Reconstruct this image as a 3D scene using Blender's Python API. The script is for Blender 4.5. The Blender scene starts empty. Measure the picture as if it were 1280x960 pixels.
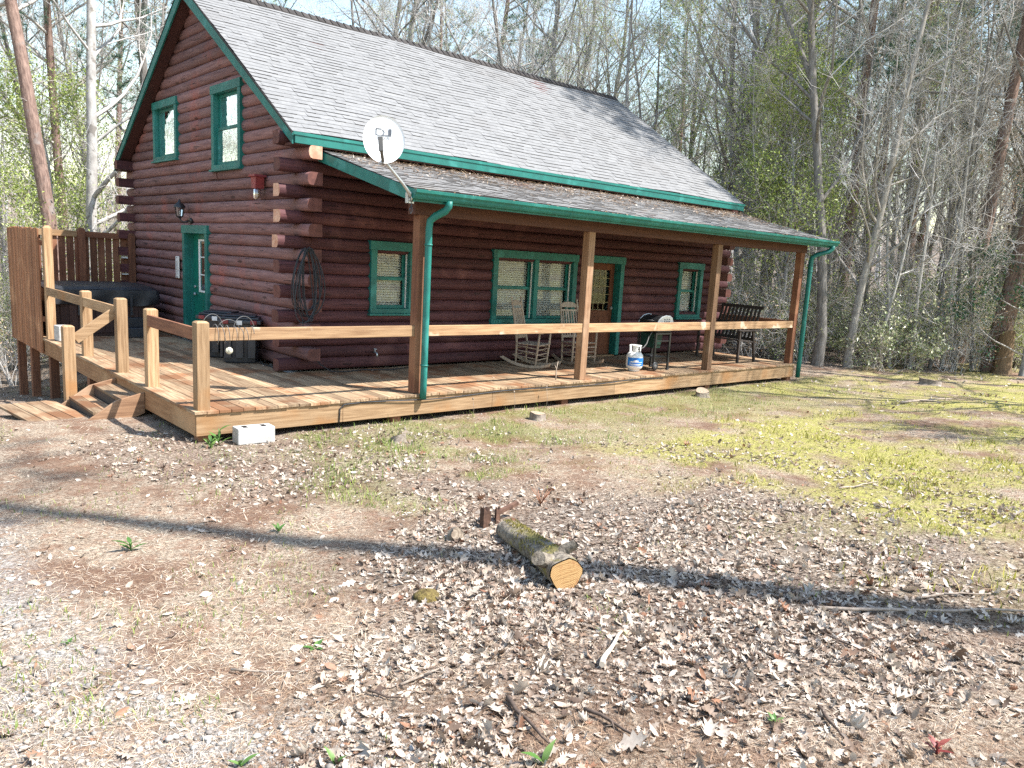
import bpy, math, random
import numpy as np
from mathutils import Vector, Matrix
R = math.radians
rng = np.random.default_rng(7)
rnd = random.Random(5)
scene = bpy.context.scene
COL = scene.collection

# ---------------------------------------------------------------- helpers
def nrm(v):
    v = np.asarray(v, float); return v / (np.linalg.norm(v) + 1e-12)

class MB:
    """collects shapes and links them as one mesh"""
    def __init__(s): s.v = []; s.f = []; s.r = []; s.m = []; s.sm = []
    def add(s, vs, fs, r=None, mi=0, smooth=False):
        o = len(s.v); r = rnd.random() if r is None else r
        s.v += [tuple(float(c) for c in p) for p in vs]; s.r += [r] * len(vs)
        for f in fs:
            s.f.append(tuple(i + o for i in f)); s.m.append(mi); s.sm.append(smooth)
        return s
    def box(s, x0, x1, y0, y1, z0, z1, M=None, r=None, mi=0):
        vs = [(x0,y0,z0),(x1,y0,z0),(x1,y1,z0),(x0,y1,z0),(x0,y0,z1),(x1,y0,z1),(x1,y1,z1),(x0,y1,z1)]
        if M is not None: vs = [tuple(M @ Vector(p)) for p in vs]
        return s.add(vs, [(0,3,2,1),(4,5,6,7),(0,1,5,4),(1,2,6,5),(2,3,7,6),(3,0,4,7)], r, mi)
    def bar(s, a, b, w, h, up=(0,0,1), r=None, mi=0):
        """box of section w x h from a to b"""
        a, b = np.array(a, float), np.array(b, float); t = nrm(b - a)
        sd = nrm(np.cross(t, up)); u = np.cross(sd, t); vs = []
        for p in (a, b):
            for i, j in ((-1,-1),(1,-1),(1,1),(-1,1)): vs.append(p + sd*w/2*i + u*h/2*j)
        return s.add(vs, [(0,3,2,1),(4,5,6,7),(0,1,5,4),(1,2,6,5),(2,3,7,6),(3,0,4,7)], r, mi)
    def tube(s, pts, rad, n=8, r=None, mi=0, cap=True, squash=1.0, smooth=True):
        P = np.array(pts, float); k = len(P)
        rad = np.full(k, rad, float) if np.isscalar(rad) else np.array(rad, float)
        T = np.gradient(P, axis=0); T /= np.linalg.norm(T, axis=1)[:, None] + 1e-12
        ref = np.array([0,0,1.]) if abs(T[:, 2]).mean() < .8 else np.array([1.,0,0])
        vs = []
        u = None
        for i in range(k):
            if u is None: u = np.cross(T[i], ref)
            u = u - T[i] * (u @ T[i]); u = nrm(u); w = np.cross(T[i], u)
            for j in range(n):
                a = 2*math.pi*j/n; vs.append(P[i] + rad[i]*(math.cos(a)*u + squash*math.sin(a)*w))
        fs = [(i*n+j, i*n+(j+1)%n, (i+1)*n+(j+1)%n, (i+1)*n+j) for i in range(k-1) for j in range(n)]
        r = rnd.random() if r is None else r
        s.add(vs, fs, r, mi, smooth)
        if cap:
            o = len(s.v) - k*n
            s.f.append(tuple(range(o+n-1, o-1, -1))); s.m.append(mi); s.sm.append(False)
            s.f.append(tuple(range(o+(k-1)*n, o+k*n))); s.m.append(mi); s.sm.append(False)
        return s
    def lathe(s, prof, c=(0,0,0), n=24, r=None, mi=0, smooth=True, M=None):
        vs = []
        for (q, z) in prof:
            for j in range(n):
                a = 2*math.pi*j/n; p = Vector((q*math.cos(a), q*math.sin(a), z))
                if M is not None: p = M @ p
                vs.append((p[0]+c[0], p[1]+c[1], p[2]+c[2]))
        k = len(prof)
        fs = [(i*n+j, i*n+(j+1)%n, (i+1)*n+(j+1)%n, (i+1)*n+j) for i in range(k-1) for j in range(n)]
        return s.add(vs, fs, r, mi, smooth)
    def prism(s, poly, d, r=None, mi=0):
        """poly: list of 3-D points, d: extrusion vector"""
        n = len(poly); d = np.array(d, float)
        vs = [np.array(p, float) for p in poly] + [np.array(p, float) + d for p in poly]
        fs = [tuple(range(n-1, -1, -1)), tuple(range(n, 2*n))] + [(i, (i+1) % n, n+(i+1) % n, n+i) for i in range(n)]
        return s.add(vs, fs, r, mi)
    def build(s, name, mats, parent=None, bevel=0, shade=True):
        me = bpy.data.meshes.new(name)
        me.from_pydata(s.v, [], s.f)
        for m in (mats if isinstance(mats, (list, tuple)) else [mats]): me.materials.append(m)
        me.polygons.foreach_set('material_index', s.m)
        me.polygons.foreach_set('use_smooth', s.sm)
        a = me.attributes.new('rnd', 'FLOAT', 'POINT'); a.data.foreach_set('value', s.r)
        me.update()
        o = bpy.data.objects.new(name, me); COL.objects.link(o)
        if parent is not None: o.parent = parent
        if bevel:
            b = o.modifiers.new('bevel', 'BEVEL'); b.width = bevel; b.segments = 2; b.limit_method = 'ANGLE'; b.angle_limit = R(50)
        return o

def np_mesh(name, V, F, mats, parent=None, rv=None, mi=None, smooth=False, extra=None):
    """V (n,3); F (m,k) equal sided faces, or a list of such arrays"""
    Fs = F if isinstance(F, list) else [F]
    me = bpy.data.meshes.new(name)
    V = np.ascontiguousarray(V, np.float32)
    me.vertices.add(len(V)); me.vertices.foreach_set('co', V.ravel())
    loops = np.concatenate([f.ravel() for f in Fs]).astype(np.int32)
    tot = np.concatenate([np.full(len(f), f.shape[1], np.int32) for f in Fs])
    st = np.concatenate([[0], np.cumsum(tot)[:-1]]).astype(np.int32)
    me.loops.add(len(loops)); me.loops.foreach_set('vertex_index', loops)
    me.polygons.add(len(tot)); me.polygons.foreach_set('loop_start', st); me.polygons.foreach_set('loop_total', tot)
    if smooth: me.polygons.foreach_set('use_smooth', np.ones(len(tot), bool))
    for m in (mats if isinstance(mats, (list, tuple)) else [mats]): me.materials.append(m)
    if mi is not None: me.polygons.foreach_set('material_index', np.asarray(mi, np.int32))
    if rv is not None:
        a = me.attributes.new('rnd', 'FLOAT', 'POINT'); a.data.foreach_set('value', np.asarray(rv, np.float32))
    for k, val in (extra or {}).items():
        a = me.attributes.new(k, 'FLOAT', 'POINT'); a.data.foreach_set('value', np.asarray(val, np.float32))
    me.update(calc_edges=True); me.validate()
    o = bpy.data.objects.new(name, me); COL.objects.link(o)
    if parent is not None: o.parent = parent
    return o

def tag(o, label=None, cat=None, group=None, kind=None):
    if label: o['label'] = label
    if cat: o['category'] = cat
    if group: o['group'] = group
    if kind: o['kind'] = kind
    return o
def thing(name, label, cat, loc=(0,0,0), rz=0, group=None):
    o = bpy.data.objects.new(name, None); COL.objects.link(o)
    o.location = loc; o.rotation_euler = (0,0,rz); o.empty_display_size = .2
    return tag(o, label, cat, group)
KIDS = {}
def copy_tree(o, parent=None):
    c = o.copy(); COL.objects.link(c)
    if parent is not None: c.parent = parent
    for ch in list(o.children): copy_tree(ch, c)
    return c

# ---------------------------------------------------------------- materials
class NT:
    def __init__(s, name):
        s.mat = bpy.data.materials.new(name); s.mat.use_nodes = True
        s.t = s.mat.node_tree; s.n = s.t.nodes; s.l = s.t.links
        s.b = s.n['Principled BSDF']; s.out = s.n['Material Output']
    def new(s, typ, **kw):
        x = s.n.new(typ)
        for k, v in kw.items(): setattr(x, k, v)
        return x
    def link(s, a, b): s.l.new(a, b)
    def val(s, sock, v):
        if hasattr(v, 'is_linked') or hasattr(v, 'links'): s.l.new(v, sock)
        else: sock.default_value = v
    def math(s, op, a, b=0.0, clamp=False):
        x = s.new('ShaderNodeMath', operation=op); x.use_clamp = clamp
        s.val(x.inputs[0], a); s.val(x.inputs[1], b); return x.outputs[0]
    def mix(s, fac, a, b, blend='MIX'):
        x = s.new('ShaderNodeMix', data_type='RGBA', blend_type=blend)
        s.val(x.inputs[0], fac); s.val(x.inputs[6], a if not isinstance(a, tuple) else (*a[:3], 1)); s.val(x.inputs[7], b if not isinstance(b, tuple) else (*b[:3], 1))
        return x.outputs[2]
    def coord(s, scale=(1,1,1), kind='Object', rot=(0,0,0)):
        c = s.new('ShaderNodeTexCoord'); m = s.new('ShaderNodeMapping')
        m.inputs['Scale'].default_value = scale; m.inputs['Rotation'].default_value = rot
        s.link(c.outputs[kind], m.inputs['Vector']); return m.outputs[0]
    def noise(s, vec, scale=5, detail=4, rough=.6, dist=0):
        x = s.new('ShaderNodeTexNoise'); x.inputs['Scale'].default_value = scale
        x.inputs['Detail'].default_value = detail; x.inputs['Roughness'].default_value = rough; x.inputs['Distortion'].default_value = dist
        if vec is not None: s.link(vec, x.inputs['Vector'])
        return x.outputs['Fac']
    def ramp(s, fac, lo, hi):
        x = s.new('ShaderNodeMapRange'); x.interpolation_type = 'SMOOTHSTEP'
        s.val(x.inputs[0], fac); x.inputs[1].default_value = lo; x.inputs[2].default_value = hi; return x.outputs[0]
    def attr(s, name='rnd'):
        x = s.new('ShaderNodeAttribute'); x.attribute_name = name; return x.outputs['Fac']
    def bump(s, h, strength=.3, dist=.01):
        x = s.new('ShaderNodeBump'); x.inputs['Strength'].default_value = strength; x.inputs['Distance'].default_value = dist
        s.val(x.inputs['Height'], h); s.link(x.outputs[0], s.b.inputs['Normal'])

def pmat(name, c1, c2=None, scale=(1,1,1), ns=8, detail=5, rough=.7, bump=.2, bdist=.006, var=.35, c3=None, s3=1.5, lo3=.55, hi3=.7, spec=.3, metal=0, fine=0, lo=.3, hi=.7, hue=None):
    t = NT(name); v = t.coord(scale); n = t.noise(v, ns, detail)
    c = t.mix(t.ramp(n, lo, hi), c1, c2 or tuple(x*.6 for x in c1))
    if c3:
        n3 = t.noise(t.coord(), s3, 3); c = t.mix(t.ramp(n3, lo3, hi3), c, c3)
    if hue: c = t.mix(t.attr(), c, hue)
    if var:
        g = t.math('MULTIPLY_ADD', t.attr(), var); g.node.inputs[2].default_value = 1 - var*.5
        mm = t.new('ShaderNodeMix', data_type='RGBA', blend_type='MULTIPLY'); mm.inputs[0].default_value = 1
        cc = t.new('ShaderNodeCombineColor'); 
        for i in range(3): t.link(g, cc.inputs[i])
        t.link(c, mm.inputs[6]); t.link(cc.outputs[0], mm.inputs[7]); c = mm.outputs[2]
    t.val(t.b.inputs['Base Color'], c); t.b.inputs['Roughness'].default_value = rough
    t.b.inputs['Specular IOR Level'].default_value = spec; t.b.inputs['Metallic'].default_value = metal
    if bump:
        h = n
        if fine: h = t.math('ADD', n, t.math('MULTIPLY', t.noise(t.coord(), fine, 2), .6))
        t.bump(h, bump, bdist)
    return t.mat

def wood(name, c1, c2, axis, c3=None, var=.5, rough=.75, s3=1.2, lo3=.5, hi3=.68):
    sc = {'x': (1.2,22,22), 'y': (22,1.2,22), 'z': (22,22,1.2)}[axis]
    return pmat(name, c1, c2, sc, ns=1.6, detail=6, rough=rough, bump=.35, bdist=.004, var=var, c3=c3, s3=s3, lo3=lo3, hi3=hi3)
M = {}
TAN, TAN2, TAN3 = (.40,.265,.15), (.22,.13,.065), (.42,.20,.085)
for ax in 'xyz':
    M['tan_'+ax] = wood('weathered_pine_'+ax, TAN, TAN2, ax, c3=(.33,.165,.065), lo3=.53, hi3=.72)
    M['post_'+ax] = wood('weathered_post_'+ax, (.30,.175,.10), (.17,.09,.05), ax, c3=(.36,.235,.15))
    M['brown_'+ax] = wood('stained_cedar_'+ax, (.22,.095,.05), (.125,.052,.03), ax, c3=(.27,.13,.07))
M['deck'] = wood('deck_boards', (.37,.265,.165), (.17,.105,.06), 'y', c3=(.20,.095,.045), var=.7, s3=1.3, lo3=.47, hi3=.64)
M['rail_x'] = wood('old_rail', (.44,.28,.155), (.26,.145,.075), 'x', c3=(.56,.45,.33), s3=2.2, lo3=.58, hi3=.66)
def log_mat(name, c1, c2, c3, axis):
    t = NT(name); sc = (.6,9,9) if axis == 'x' else (9,.6,9); cs = (.9,26,26) if axis == 'x' else (26,.9,26)
    n = t.noise(t.coord(sc), 2.6, 8, .7); c = t.mix(t.ramp(n,.3,.7), c1, c2)
    c = t.mix(t.ramp(t.noise(t.coord(), 1.1, 4), .54, .74), c, c3)                       # faded, peeling stain
    ck = t.ramp(t.noise(t.coord(cs), 1.5, 3, .5), .655, .685); c = t.mix(t.math('MULTIPLY', ck, .8), c, (.022,.012,.012))   # drying checks
    vo = t.new('ShaderNodeTexVoronoi'); vo.inputs['Scale'].default_value = 1.0; t.link(t.coord((1.3,5,5) if axis == 'x' else (5,1.3,5)), vo.inputs['Vector'])
    kn = t.ramp(vo.outputs['Distance'], .16, .09); c = t.mix(t.math('MULTIPLY', kn, .7), c, (.04,.02,.018))              # knots
    g = t.math('MULTIPLY_ADD', t.attr(), .55); g.node.inputs[2].default_value = .72
    cc = t.new('ShaderNodeCombineColor')
    for k in range(3): t.link(g, cc.inputs[k])
    c = t.mix(1.0, c, cc.outputs[0], 'MULTIPLY'); t.link(c, t.b.inputs['Base Color'])
    t.val(t.b.inputs['Roughness'], t.math('MULTIPLY_ADD', n, .3)); t.b.inputs['Roughness'].links[0].from_node.inputs[2].default_value = .55
    t.b.inputs['Specular IOR Level'].default_value = .22
    h = t.math('SUBTRACT', n, t.math('MULTIPLY', ck, .8)); t.bump(h, .6, .012); return t.mat
M['log_x'] = log_mat('log_stain_front', (.105,.041,.043), (.052,.021,.024), (.145,.064,.060), 'x')  # front stain darker than the gable's, porch shade put into the colour
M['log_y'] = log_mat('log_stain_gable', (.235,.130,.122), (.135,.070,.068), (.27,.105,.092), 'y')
M['log_end'] = pmat('log_end_painted', (.15,.060,.048), (.09,.036,.030), (1,1,1), ns=9, rough=.7, var=.4)
M['log_raw'] = pmat('log_end_raw', (.62,.40,.28), (.45,.22,.14), (1,1,1), ns=9, rough=.8, var=.2)
M['green'] = pmat('green_trim_paint', (.012,.160,.132), (.010,.110,.094), (1,1,1), ns=4, detail=7, rough=.5, bump=.2, bdist=.004, var=.2, spec=.4, fine=60, c3=(.03,.20,.175), s3=2.2, lo3=.56, hi3=.68)
M['green_door'] = pmat('green_door_paint', (.006,.15,.105), (.005,.125,.09), (1,1,1), ns=3, rough=.35, bump=.05, var=.06, spec=.5)
M['brownpaint'] = pmat('brown_soffit_paint', (.085,.036,.03), (.06,.026,.024), (1,1,1), ns=4, rough=.7, var=.3)
M['shingle'] = pmat('grey_shingles', (.205,.204,.203), (.168,.167,.167), (1,1,1), ns=14, detail=6, rough=.95, bump=.6, bdist=.006, var=.11, c3=(.175,.172,.17), s3=.55, fine=160, spec=.1)
M['shingle_lip'] = pmat('shingle_butt_edges', (.055,.048,.045), None, ns=20, rough=.95, var=.5, bump=0)  # dark butt edges: dirt, plus course shadow lines put into the colour
M['porch_shingle'] = pmat('weathered_porch_shingles', (.215,.21,.205), (.155,.15,.145), (1,1,1), ns=10, detail=6, rough=.95, bump=.6, bdist=.006, var=.22, c3=(.175,.162,.148), s3=1.2, fine=160, spec=.1)
M['white'] = pmat('white_vinyl', (.72,.72,.70), (.66,.66,.64), ns=6, rough=.45, bump=0, var=.06)
M['blind'] = pmat('blind_slats', (.70,.69,.64), (.6,.59,.55), ns=6, rough=.6, bump=0, var=.15)
M['black'] = pmat('black_plastic', (.030,.034,.042), (.020,.022,.027), ns=6, rough=.42, bump=.05, var=.2, spec=.5)
M['blackmetal'] = pmat('black_metal', (.02,.02,.021), (.014,.014,.015), ns=16, rough=.4, bump=.08, var=.2, spec=.5)
M['cable'] = pmat('dark_cable', (.030,.034,.042), (.022,.025,.03), ns=6, rough=.5, bump=0, var=.5)
M['steel'] = pmat('galvanised_steel', (.52,.53,.53), (.42,.43,.44), ns=14, rough=.38, bump=.04, var=.1, metal=.75)
M['grey'] = pmat('grey_plastic', (.13,.125,.12), (.10,.10,.10), ns=6, rough=.55, bump=.03, var=.1)
M['dish'] = pmat('dish_enamel', (.76,.77,.78), (.70,.71,.72), ns=3, rough=.42, bump=0, var=.02)
M['ink'] = pmat('grey_ink', (.10,.11,.13), None, ns=3, rough=.6, bump=0, var=0)
M['rock_wood'] = wood('grey_brown_chair_wood', (.42,.34,.265), (.28,.22,.165), 'z', var=.3)
M['bench_wood'] = wood('dark_bench_wood', (.06,.048,.042), (.035,.028,.026), 'z', var=.4)
M['door_wood'] = wood('stained_door_wood', (.17,.062,.028), (.105,.036,.018), 'z', var=.3)
M['tubcover'] = pmat('vinyl_cover', (.020,.022,.027), (.013,.014,.018), ns=5, rough=.5, bump=.25, bdist=.02, var=.1, spec=.5)
M['tubside'] = wood('tub_panel', (.06,.032,.026), (.04,.022,.02), 'z', var=.3)
M['red'] = pmat('faded_red', (.25,.045,.045), (.18,.035,.035), ns=8, rough=.5, bump=0, var=.1)
M['blue'] = pmat('blue_label', (.015,.10,.42), (.02,.22,.60), (1,1,1), ns=14, rough=.4, bump=0, var=0)
M['block'] = pmat('whitewashed_block', (.46,.45,.43), (.34,.33,.31), ns=9, rough=.9, bump=.5, bdist=.006, var=.1, fine=90)
M['lens'] = pmat('pale_lens', (.6,.58,.46), (.5,.48,.38), ns=8, rough=.25, bump=0, var=0)

def glass_mat(name, tint, gl=.12, rough=.02, wav=0):
    t = NT(name); n = t.n; n.remove(t.b)
    tr = t.new('ShaderNodeBsdfTransparent'); tr.inputs[0].default_value = (*tint, 1)
    g = t.new('ShaderNodeBsdfGlossy'); g.inputs['Roughness'].default_value = rough; g.inputs[0].default_value = (.95,.97,1,1)
    fr = t.new('ShaderNodeFresnel'); fr.inputs[0].default_value = 1.5
    fac = t.math('ADD', t.math('MULTIPLY', fr.outputs[0], 1.0), gl, clamp=True)
    mx = t.new('ShaderNodeMixShader'); t.link(fac, mx.inputs[0]); t.link(tr.outputs[0], mx.inputs[1]); t.link(g.outputs[0], mx.inputs[2])
    t.link(mx.outputs[0], t.out.inputs[0])
    if wav:
        b = t.new('ShaderNodeBump'); b.inputs['Strength'].default_value = wav; b.inputs['Distance'].default_value = .02
        t.link(t.noise(t.coord(), 5, 2), b.inputs['Height']); t.link(b.outputs[0], g.inputs['Normal'])
    return t.mat
M['glass'] = glass_mat('window_glass', (.9,.92,.9), .03, wav=.03)
M['glass_up'] = glass_mat('upper_window_glass', (.45,.48,.50), .05, wav=.16)
M['jar'] = glass_mat('clear_jar', (.9,.92,.92), .12)
M['dark'] = pmat('dark_interior', (.012,.011,.011), None, ns=2, rough=.9, bump=0, var=0)

# ---------------------------------------------------------------- the cabin: x along the porch, y towards the back, z up from the deck
L, D, E_ = 10.73, 8.02, .35
HC, Z0 = .183, .115
EY, EZ, PY, PZ = -.32, 3.47, 4.01, 6.29          # eave and ridge lines of the roof top
SL = (PZ-EZ)/(PY-EY)
cabin = thing('log_cabin', 'dark red log cabin with green trim, grey shingle roof and covered front porch', 'cabin')

def roof_z(y): return EZ + SL*((y-EY) if y < PY else (2*PY-EY-y))
ARC = [(-.012,-.0915),(.022,-.080),(.043,-.047),(.051,0),(.043,.047),(.022,.080),(-.012,.0915)]
def log_run(mb, mapf, s0, s1, zc, clip=None, endmat=(1,1), tone=None):
    """one log from s0 to s1 centred at zc; clip(z) -> (lo, hi) limits"""
    prof = ARC + [(-.17,.0915),(-.17,-.0915)]
    n = max(2, int((s1-s0)/.55)+1); ss = np.linspace(s0, s1, n)
    vs = []; ph = rnd.random()*6.28; a = .006 + .006*rnd.random(); am = rnd.uniform(.94,1.05); sag = rnd.uniform(-.006,.006)
    k = len(prof)
    for i, s in enumerate(ss):
        w = a*math.sin(s*1.9+ph) + rnd.uniform(-.002,.002); wz = .003*math.sin(s*1.3+ph*2)
        for j, (q, z) in enumerate(prof):
            arc = j < 7
            qq = q*am + (w + sag if arc else 0); zz = zc + z + (wz if arc and 0 < j < 6 else 0)
            sv = s
            if clip:
                lo, hi = clip(zc+z); sv = min(max(s, lo), hi)
            vs.append(mapf(sv, qq, zz))
    fs, base = [], len(mb.v)
    tone = rnd.random() if tone is None else tone
    mb.add(vs, [(i*k+j, i*k+(j+1)%k, (i+1)*k+(j+1)%k, (i+1)*k+j) for i in range(n-1) for j in range(k)], tone, 0)
    for j in range(k*(n-1)):
        if (j % k) < 6: mb.sm[-k*(n-1)+j] = True
    mb.add(vs[:k], [tuple(range(k-1,-1,-1))], rnd.random(), endmat[0]); mb.add(vs[-k:], [tuple(range(k))], rnd.random(), endmat[1])

def log_wall(name, mapf, length, ncourse, opens, mats, passing, clip=None, raw=(), zmin=0):
    mb = MB()
    for i in range(ncourse):
        zc = Z0 + HC*i
        p = (i % 2 == passing) and zc < 3.45
        a, b = (-E_ + rnd.uniform(-.02,.02), length+E_ + rnd.uniform(-.02,.02)) if p else (.03, length-.03)
        ivs = [(a, b)]
        for (o0, o1, z0, z1) in opens:
            if z0 < zc < z1:
                nv = []
                for (u, w) in ivs:
                    if o1 <= u or o0 >= w: nv.append((u, w)); continue
                    if o0 > u: nv.append((u, o0))
                    if o1 < w: nv.append((o1, w))
                ivs = nv
        cl = None
        if clip and zc + HC/2 > 3.3: cl = clip
        for (u, w) in ivs:
            if cl:
                lo, hi = cl(zc)
                if hi - lo < .1 or u > hi or w < lo: continue
            tone = rnd.random()
            if w - u > 6 and not cl:                       # butt joint somewhere along a long course
                j = u + (w-u)*rnd.uniform(.3,.7)
                log_run(mb, mapf, u, j-.003, zc, cl, (2 if (u < 0 and i in raw) else 1, 1)); log_run(mb, mapf, j+.003, w, zc, cl)
            else:
                log_run(mb, mapf, u, w, zc, cl, (2 if (u < 0 and i in raw) else 1, 1))
    return mb.build(name, mats, cabin)

W = [(1.17,2.01,.90,2.045,'single'), (3.69,5.83,.72,2.045,'double'), (9.10,10.0,.80,2.045,'single')]
fdoor = (6.16, 7.23, .03, 2.06)
TR = .1
opens = [(a+TR, b-TR, z0+.08, z1-.12) for (a,b,z0,z1,_) in W] + [(fdoor[0]+TR, fdoor[1]-TR, -.1, fdoor[3]-.1)]
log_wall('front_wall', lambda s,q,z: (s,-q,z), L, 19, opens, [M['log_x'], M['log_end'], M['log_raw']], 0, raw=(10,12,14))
GW = [(4.99,6.34,3.42,4.55,'fixed'), (1.99,3.23,3.12,4.51,'hung')]
gdoor = (3.50, 4.76, .0, 2.17)
gopen = [(a+TR, b-TR, z0+.08, z1-.13) for (a,b,z0,z1,_) in GW] + [(gdoor[0]+TR, gdoor[1]-TR, -.1, gdoor[3]-.12)]
def gclip(z):
    zz = z + .17
    if zz <= roof_z(0): return (-E_, D+E_) if z < 3.45 else (0, D)
    h = (PZ - zz)/SL
    return (PY-h, PY+h)
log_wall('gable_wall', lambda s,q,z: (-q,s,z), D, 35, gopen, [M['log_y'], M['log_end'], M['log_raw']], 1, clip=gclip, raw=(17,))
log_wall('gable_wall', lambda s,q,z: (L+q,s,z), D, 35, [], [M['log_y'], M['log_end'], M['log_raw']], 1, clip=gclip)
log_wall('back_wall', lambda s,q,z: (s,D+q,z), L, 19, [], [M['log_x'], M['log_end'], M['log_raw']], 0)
mb = MB()                                                   # stone-grey foundation under the logs
mb.box(.08,L-.08,.08,D-.08,-2.2,-.06); mb.build('foundation', M['block'], cabin)
mb = MB(); mb.box(.25,L-.25,.25,D-.25,.03,.05)
mb.box(.35,L-.35,.55,.6,.05,3.2); mb.box(.55,.6,.65,D-.6,.05,3.2); mb.box(.55,.6,1.9,D-1.8,3.201,4.7); mb.build('interior_backing', M['dark'], cabin)  # dark floor plus upright sheets added behind the openings to block light

# ---- shingle slopes
def slope(mb, org, ux, us, un, length, run, expo, r0=0, jag=0.0):
    org, ux, us, un = map(np.array, (org, ux, us, un)); sag = lambda q, e: un*(.010*math.sin(q*.9+e*.8)+.006*math.sin(q*2.3-e*1.7)); rows = int(round(run/expo)); ex = run/rows
    for k in range(rows):
        x = -rnd.uniform(0, .3)
        while x < length:
            w = rnd.choice((.14,.17,.2,.25,.33)); x0, x1 = max(x, 0), min(x+w, length); x += w
            if x1 - x0 < .004: continue
            h = rnd.choice((.007,.008,.013,.015)); d = rnd.uniform(-.004,.004)
            a = org + us*(k*ex+d); b = org + us*((k+1)*ex+.02)
            vs = [a+ux*x0+un*h+sag(x0,k*ex), a+ux*x1+un*h+sag(x1,k*ex), b+ux*x1+un*.002+sag(x1,k*ex+ex), b+ux*x0+un*.002+sag(x0,k*ex+ex), a+ux*x0+sag(x0,k*ex)-un*.012, a+ux*x1+sag(x1,k*ex)-un*.012]
            t = rnd.random()
            mb.add(vs, [(0,1,2,3)], t, 0); mb.add([vs[4],vs[5],vs[1],vs[0]], [(0,1,2,3)], t, 1)
            mb.add([vs[4],vs[0],vs[3]], [(0,1,2)], t, 1); mb.add([vs[5],vs[2],vs[1]], [(0,1,2)], t, 1)
xa, xb = -.29, L+.27
us = nrm((0, PY-EY, PZ-EZ)); run = math.hypot(PY-EY, PZ-EZ)
mb = MB()
un = nrm(np.cross((1,0,0), us))
slope(mb, (xa,EY,EZ), (1,0,0), us, un, xb-xa, run, .137)
us2 = nrm((0, -(PY-EY), PZ-EZ)); un2 = nrm(np.cross(us2, (1,0,0)))
slope(mb, (xa,2*PY-EY,EZ), (1,0,0), us2, un2, xb-xa, run, .137)
th = .13                                                    # roof deck under the shingles
sec = [(EY+.012,EZ-.012),(PY,PZ-.012),(2*PY-EY-.012,EZ-.012),(2*PY-EY-.012,EZ-th),(PY,PZ-th*1.2),(EY+.012,EZ-th)]
mb.prism([(xa+.03,y,z) for y,z in sec], (xb-xa-.06,0,0), mi=2)
roof = mb.build('roof', [M['shingle'], M['shingle_lip'], M['brownpaint']], cabin)
mb = MB()                                                   # ridge caps, overlapping
x = xa
while x < xb-.02:
    x1 = min(x+.15, xb); h = .024
    vs = [(x,PY-.14,PZ-.14*SL+.012+h),(x,PY,PZ+.035+h),(x,PY+.14,PZ-.14*SL+.012+h),(x1+.02,PY-.14,PZ-.14*SL+.012),(x1+.02,PY,PZ+.035),(x1+.02,PY+.14,PZ-.14*SL+.012)]
    vs += [(x,PY-.14,PZ-.14*SL),(x,PY,PZ),(x,PY+.14,PZ-.14*SL)]
    t = rnd.random()
    mb.add(vs, [(0,3,4,1),(1,4,5,2)], t, 0); mb.add(vs, [(0,1,7,6),(1,2,8,7),(6,3,0)], t, 1); x = x1
mb.build('ridge_cap', [M['shingle_lip'], M['shingle_lip']], roof)
# rake boards and fascias
def rake(xc, t):
    for sgn in (1,-1):
        mb = MB(); q = []
        for (y, z) in ((EY, EZ), (PY, PZ)): q.append((y if sgn > 0 else 2*PY-y, z))
        (y0,z0),(y1,z1) = q; dz = .215
        mb.prism([(xc,y0,z0-.016),(xc,y1,z1-.016),(xc,y1,z1-.016-dz),(xc,y0+.0*sgn,z0-.016-.155)], (t,0,0))
        mb.build('rake_board', M['green'], roof, bevel=.003)
        m2 = MB(); m2.prism([(xc-.008 if t > 0 else xc+.008,y0,z0-.004),(xc-.008 if t > 0 else xc+.008,y1,z1-.004),(xc-.008 if t > 0 else xc+.008,y1,z1-.03),(xc-.008 if t > 0 else xc+.008,y0,z0-.03)], (t*.5,0,0))
        m2.build('drip_edge', M['shingle_lip'], roof)
rake(xa-.004, .03); rake(xb+.004, -.03)
for sgn, y in ((1,EY), (-1,2*PY-EY)):
    mb = MB(); y0, y1 = (y-.028, y) if sgn > 0 else (y, y+.028)
    mb.box(xa+.03, xb-.03, y0, y1, EZ-.155, EZ-.022); mb.build('fascia', M['green'], roof, bevel=.003)
    mb = MB(); mb.box(xa+.0, xb-.0, y0-.012*sgn, y0-.0*sgn+.012*(1-sgn)/2, EZ-.045, EZ-.003) if sgn > 0 else mb.box(xa, xb, y1, y1+.012, EZ-.045, EZ-.003)
    mb.build('drip_edge', M['green'], roof)
    mb = MB(); mb.box(xa+.04, xb-.04, min(y1, 0 if sgn > 0 else y0)-.0, max(y1-.0, 0) if sgn > 0 else y0, EZ-.17, EZ-.135) if sgn > 0 else mb.box(xa+.04, xb-.04, D, y0, EZ-.17, EZ-.135)
    mb.build('soffit', M['brownpaint'], roof)
for x0, x1 in ((xa+.028, -.062), (L+.062, xb-.028)):        # gable soffits under the overhang
    for sgn in (1,-1):
        mb = MB(); P = [(EY+.03,EZ-.17),(PY,PZ-.19),(PY,PZ-.16),(EY+.03,EZ-.14)]
        mb.prism([(x0, y if sgn > 0 else 2*PY-y, z) for y,z in P], (x1-x0,0,0)); mb.build('soffit', M['brownpaint'], roof)
mb = MB(); mb.tube([(.05,5.8,roof_z(5.8)-.3),(.05,5.8,roof_z(5.8)+.42)],.075,12); mb.lathe([(.10,0),(.12,.03),(.09,.08),(0,.10)],(.05,5.8,roof_z(5.8)+.40),12)
mb.build('vent_stack', M['black'], roof)

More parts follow.
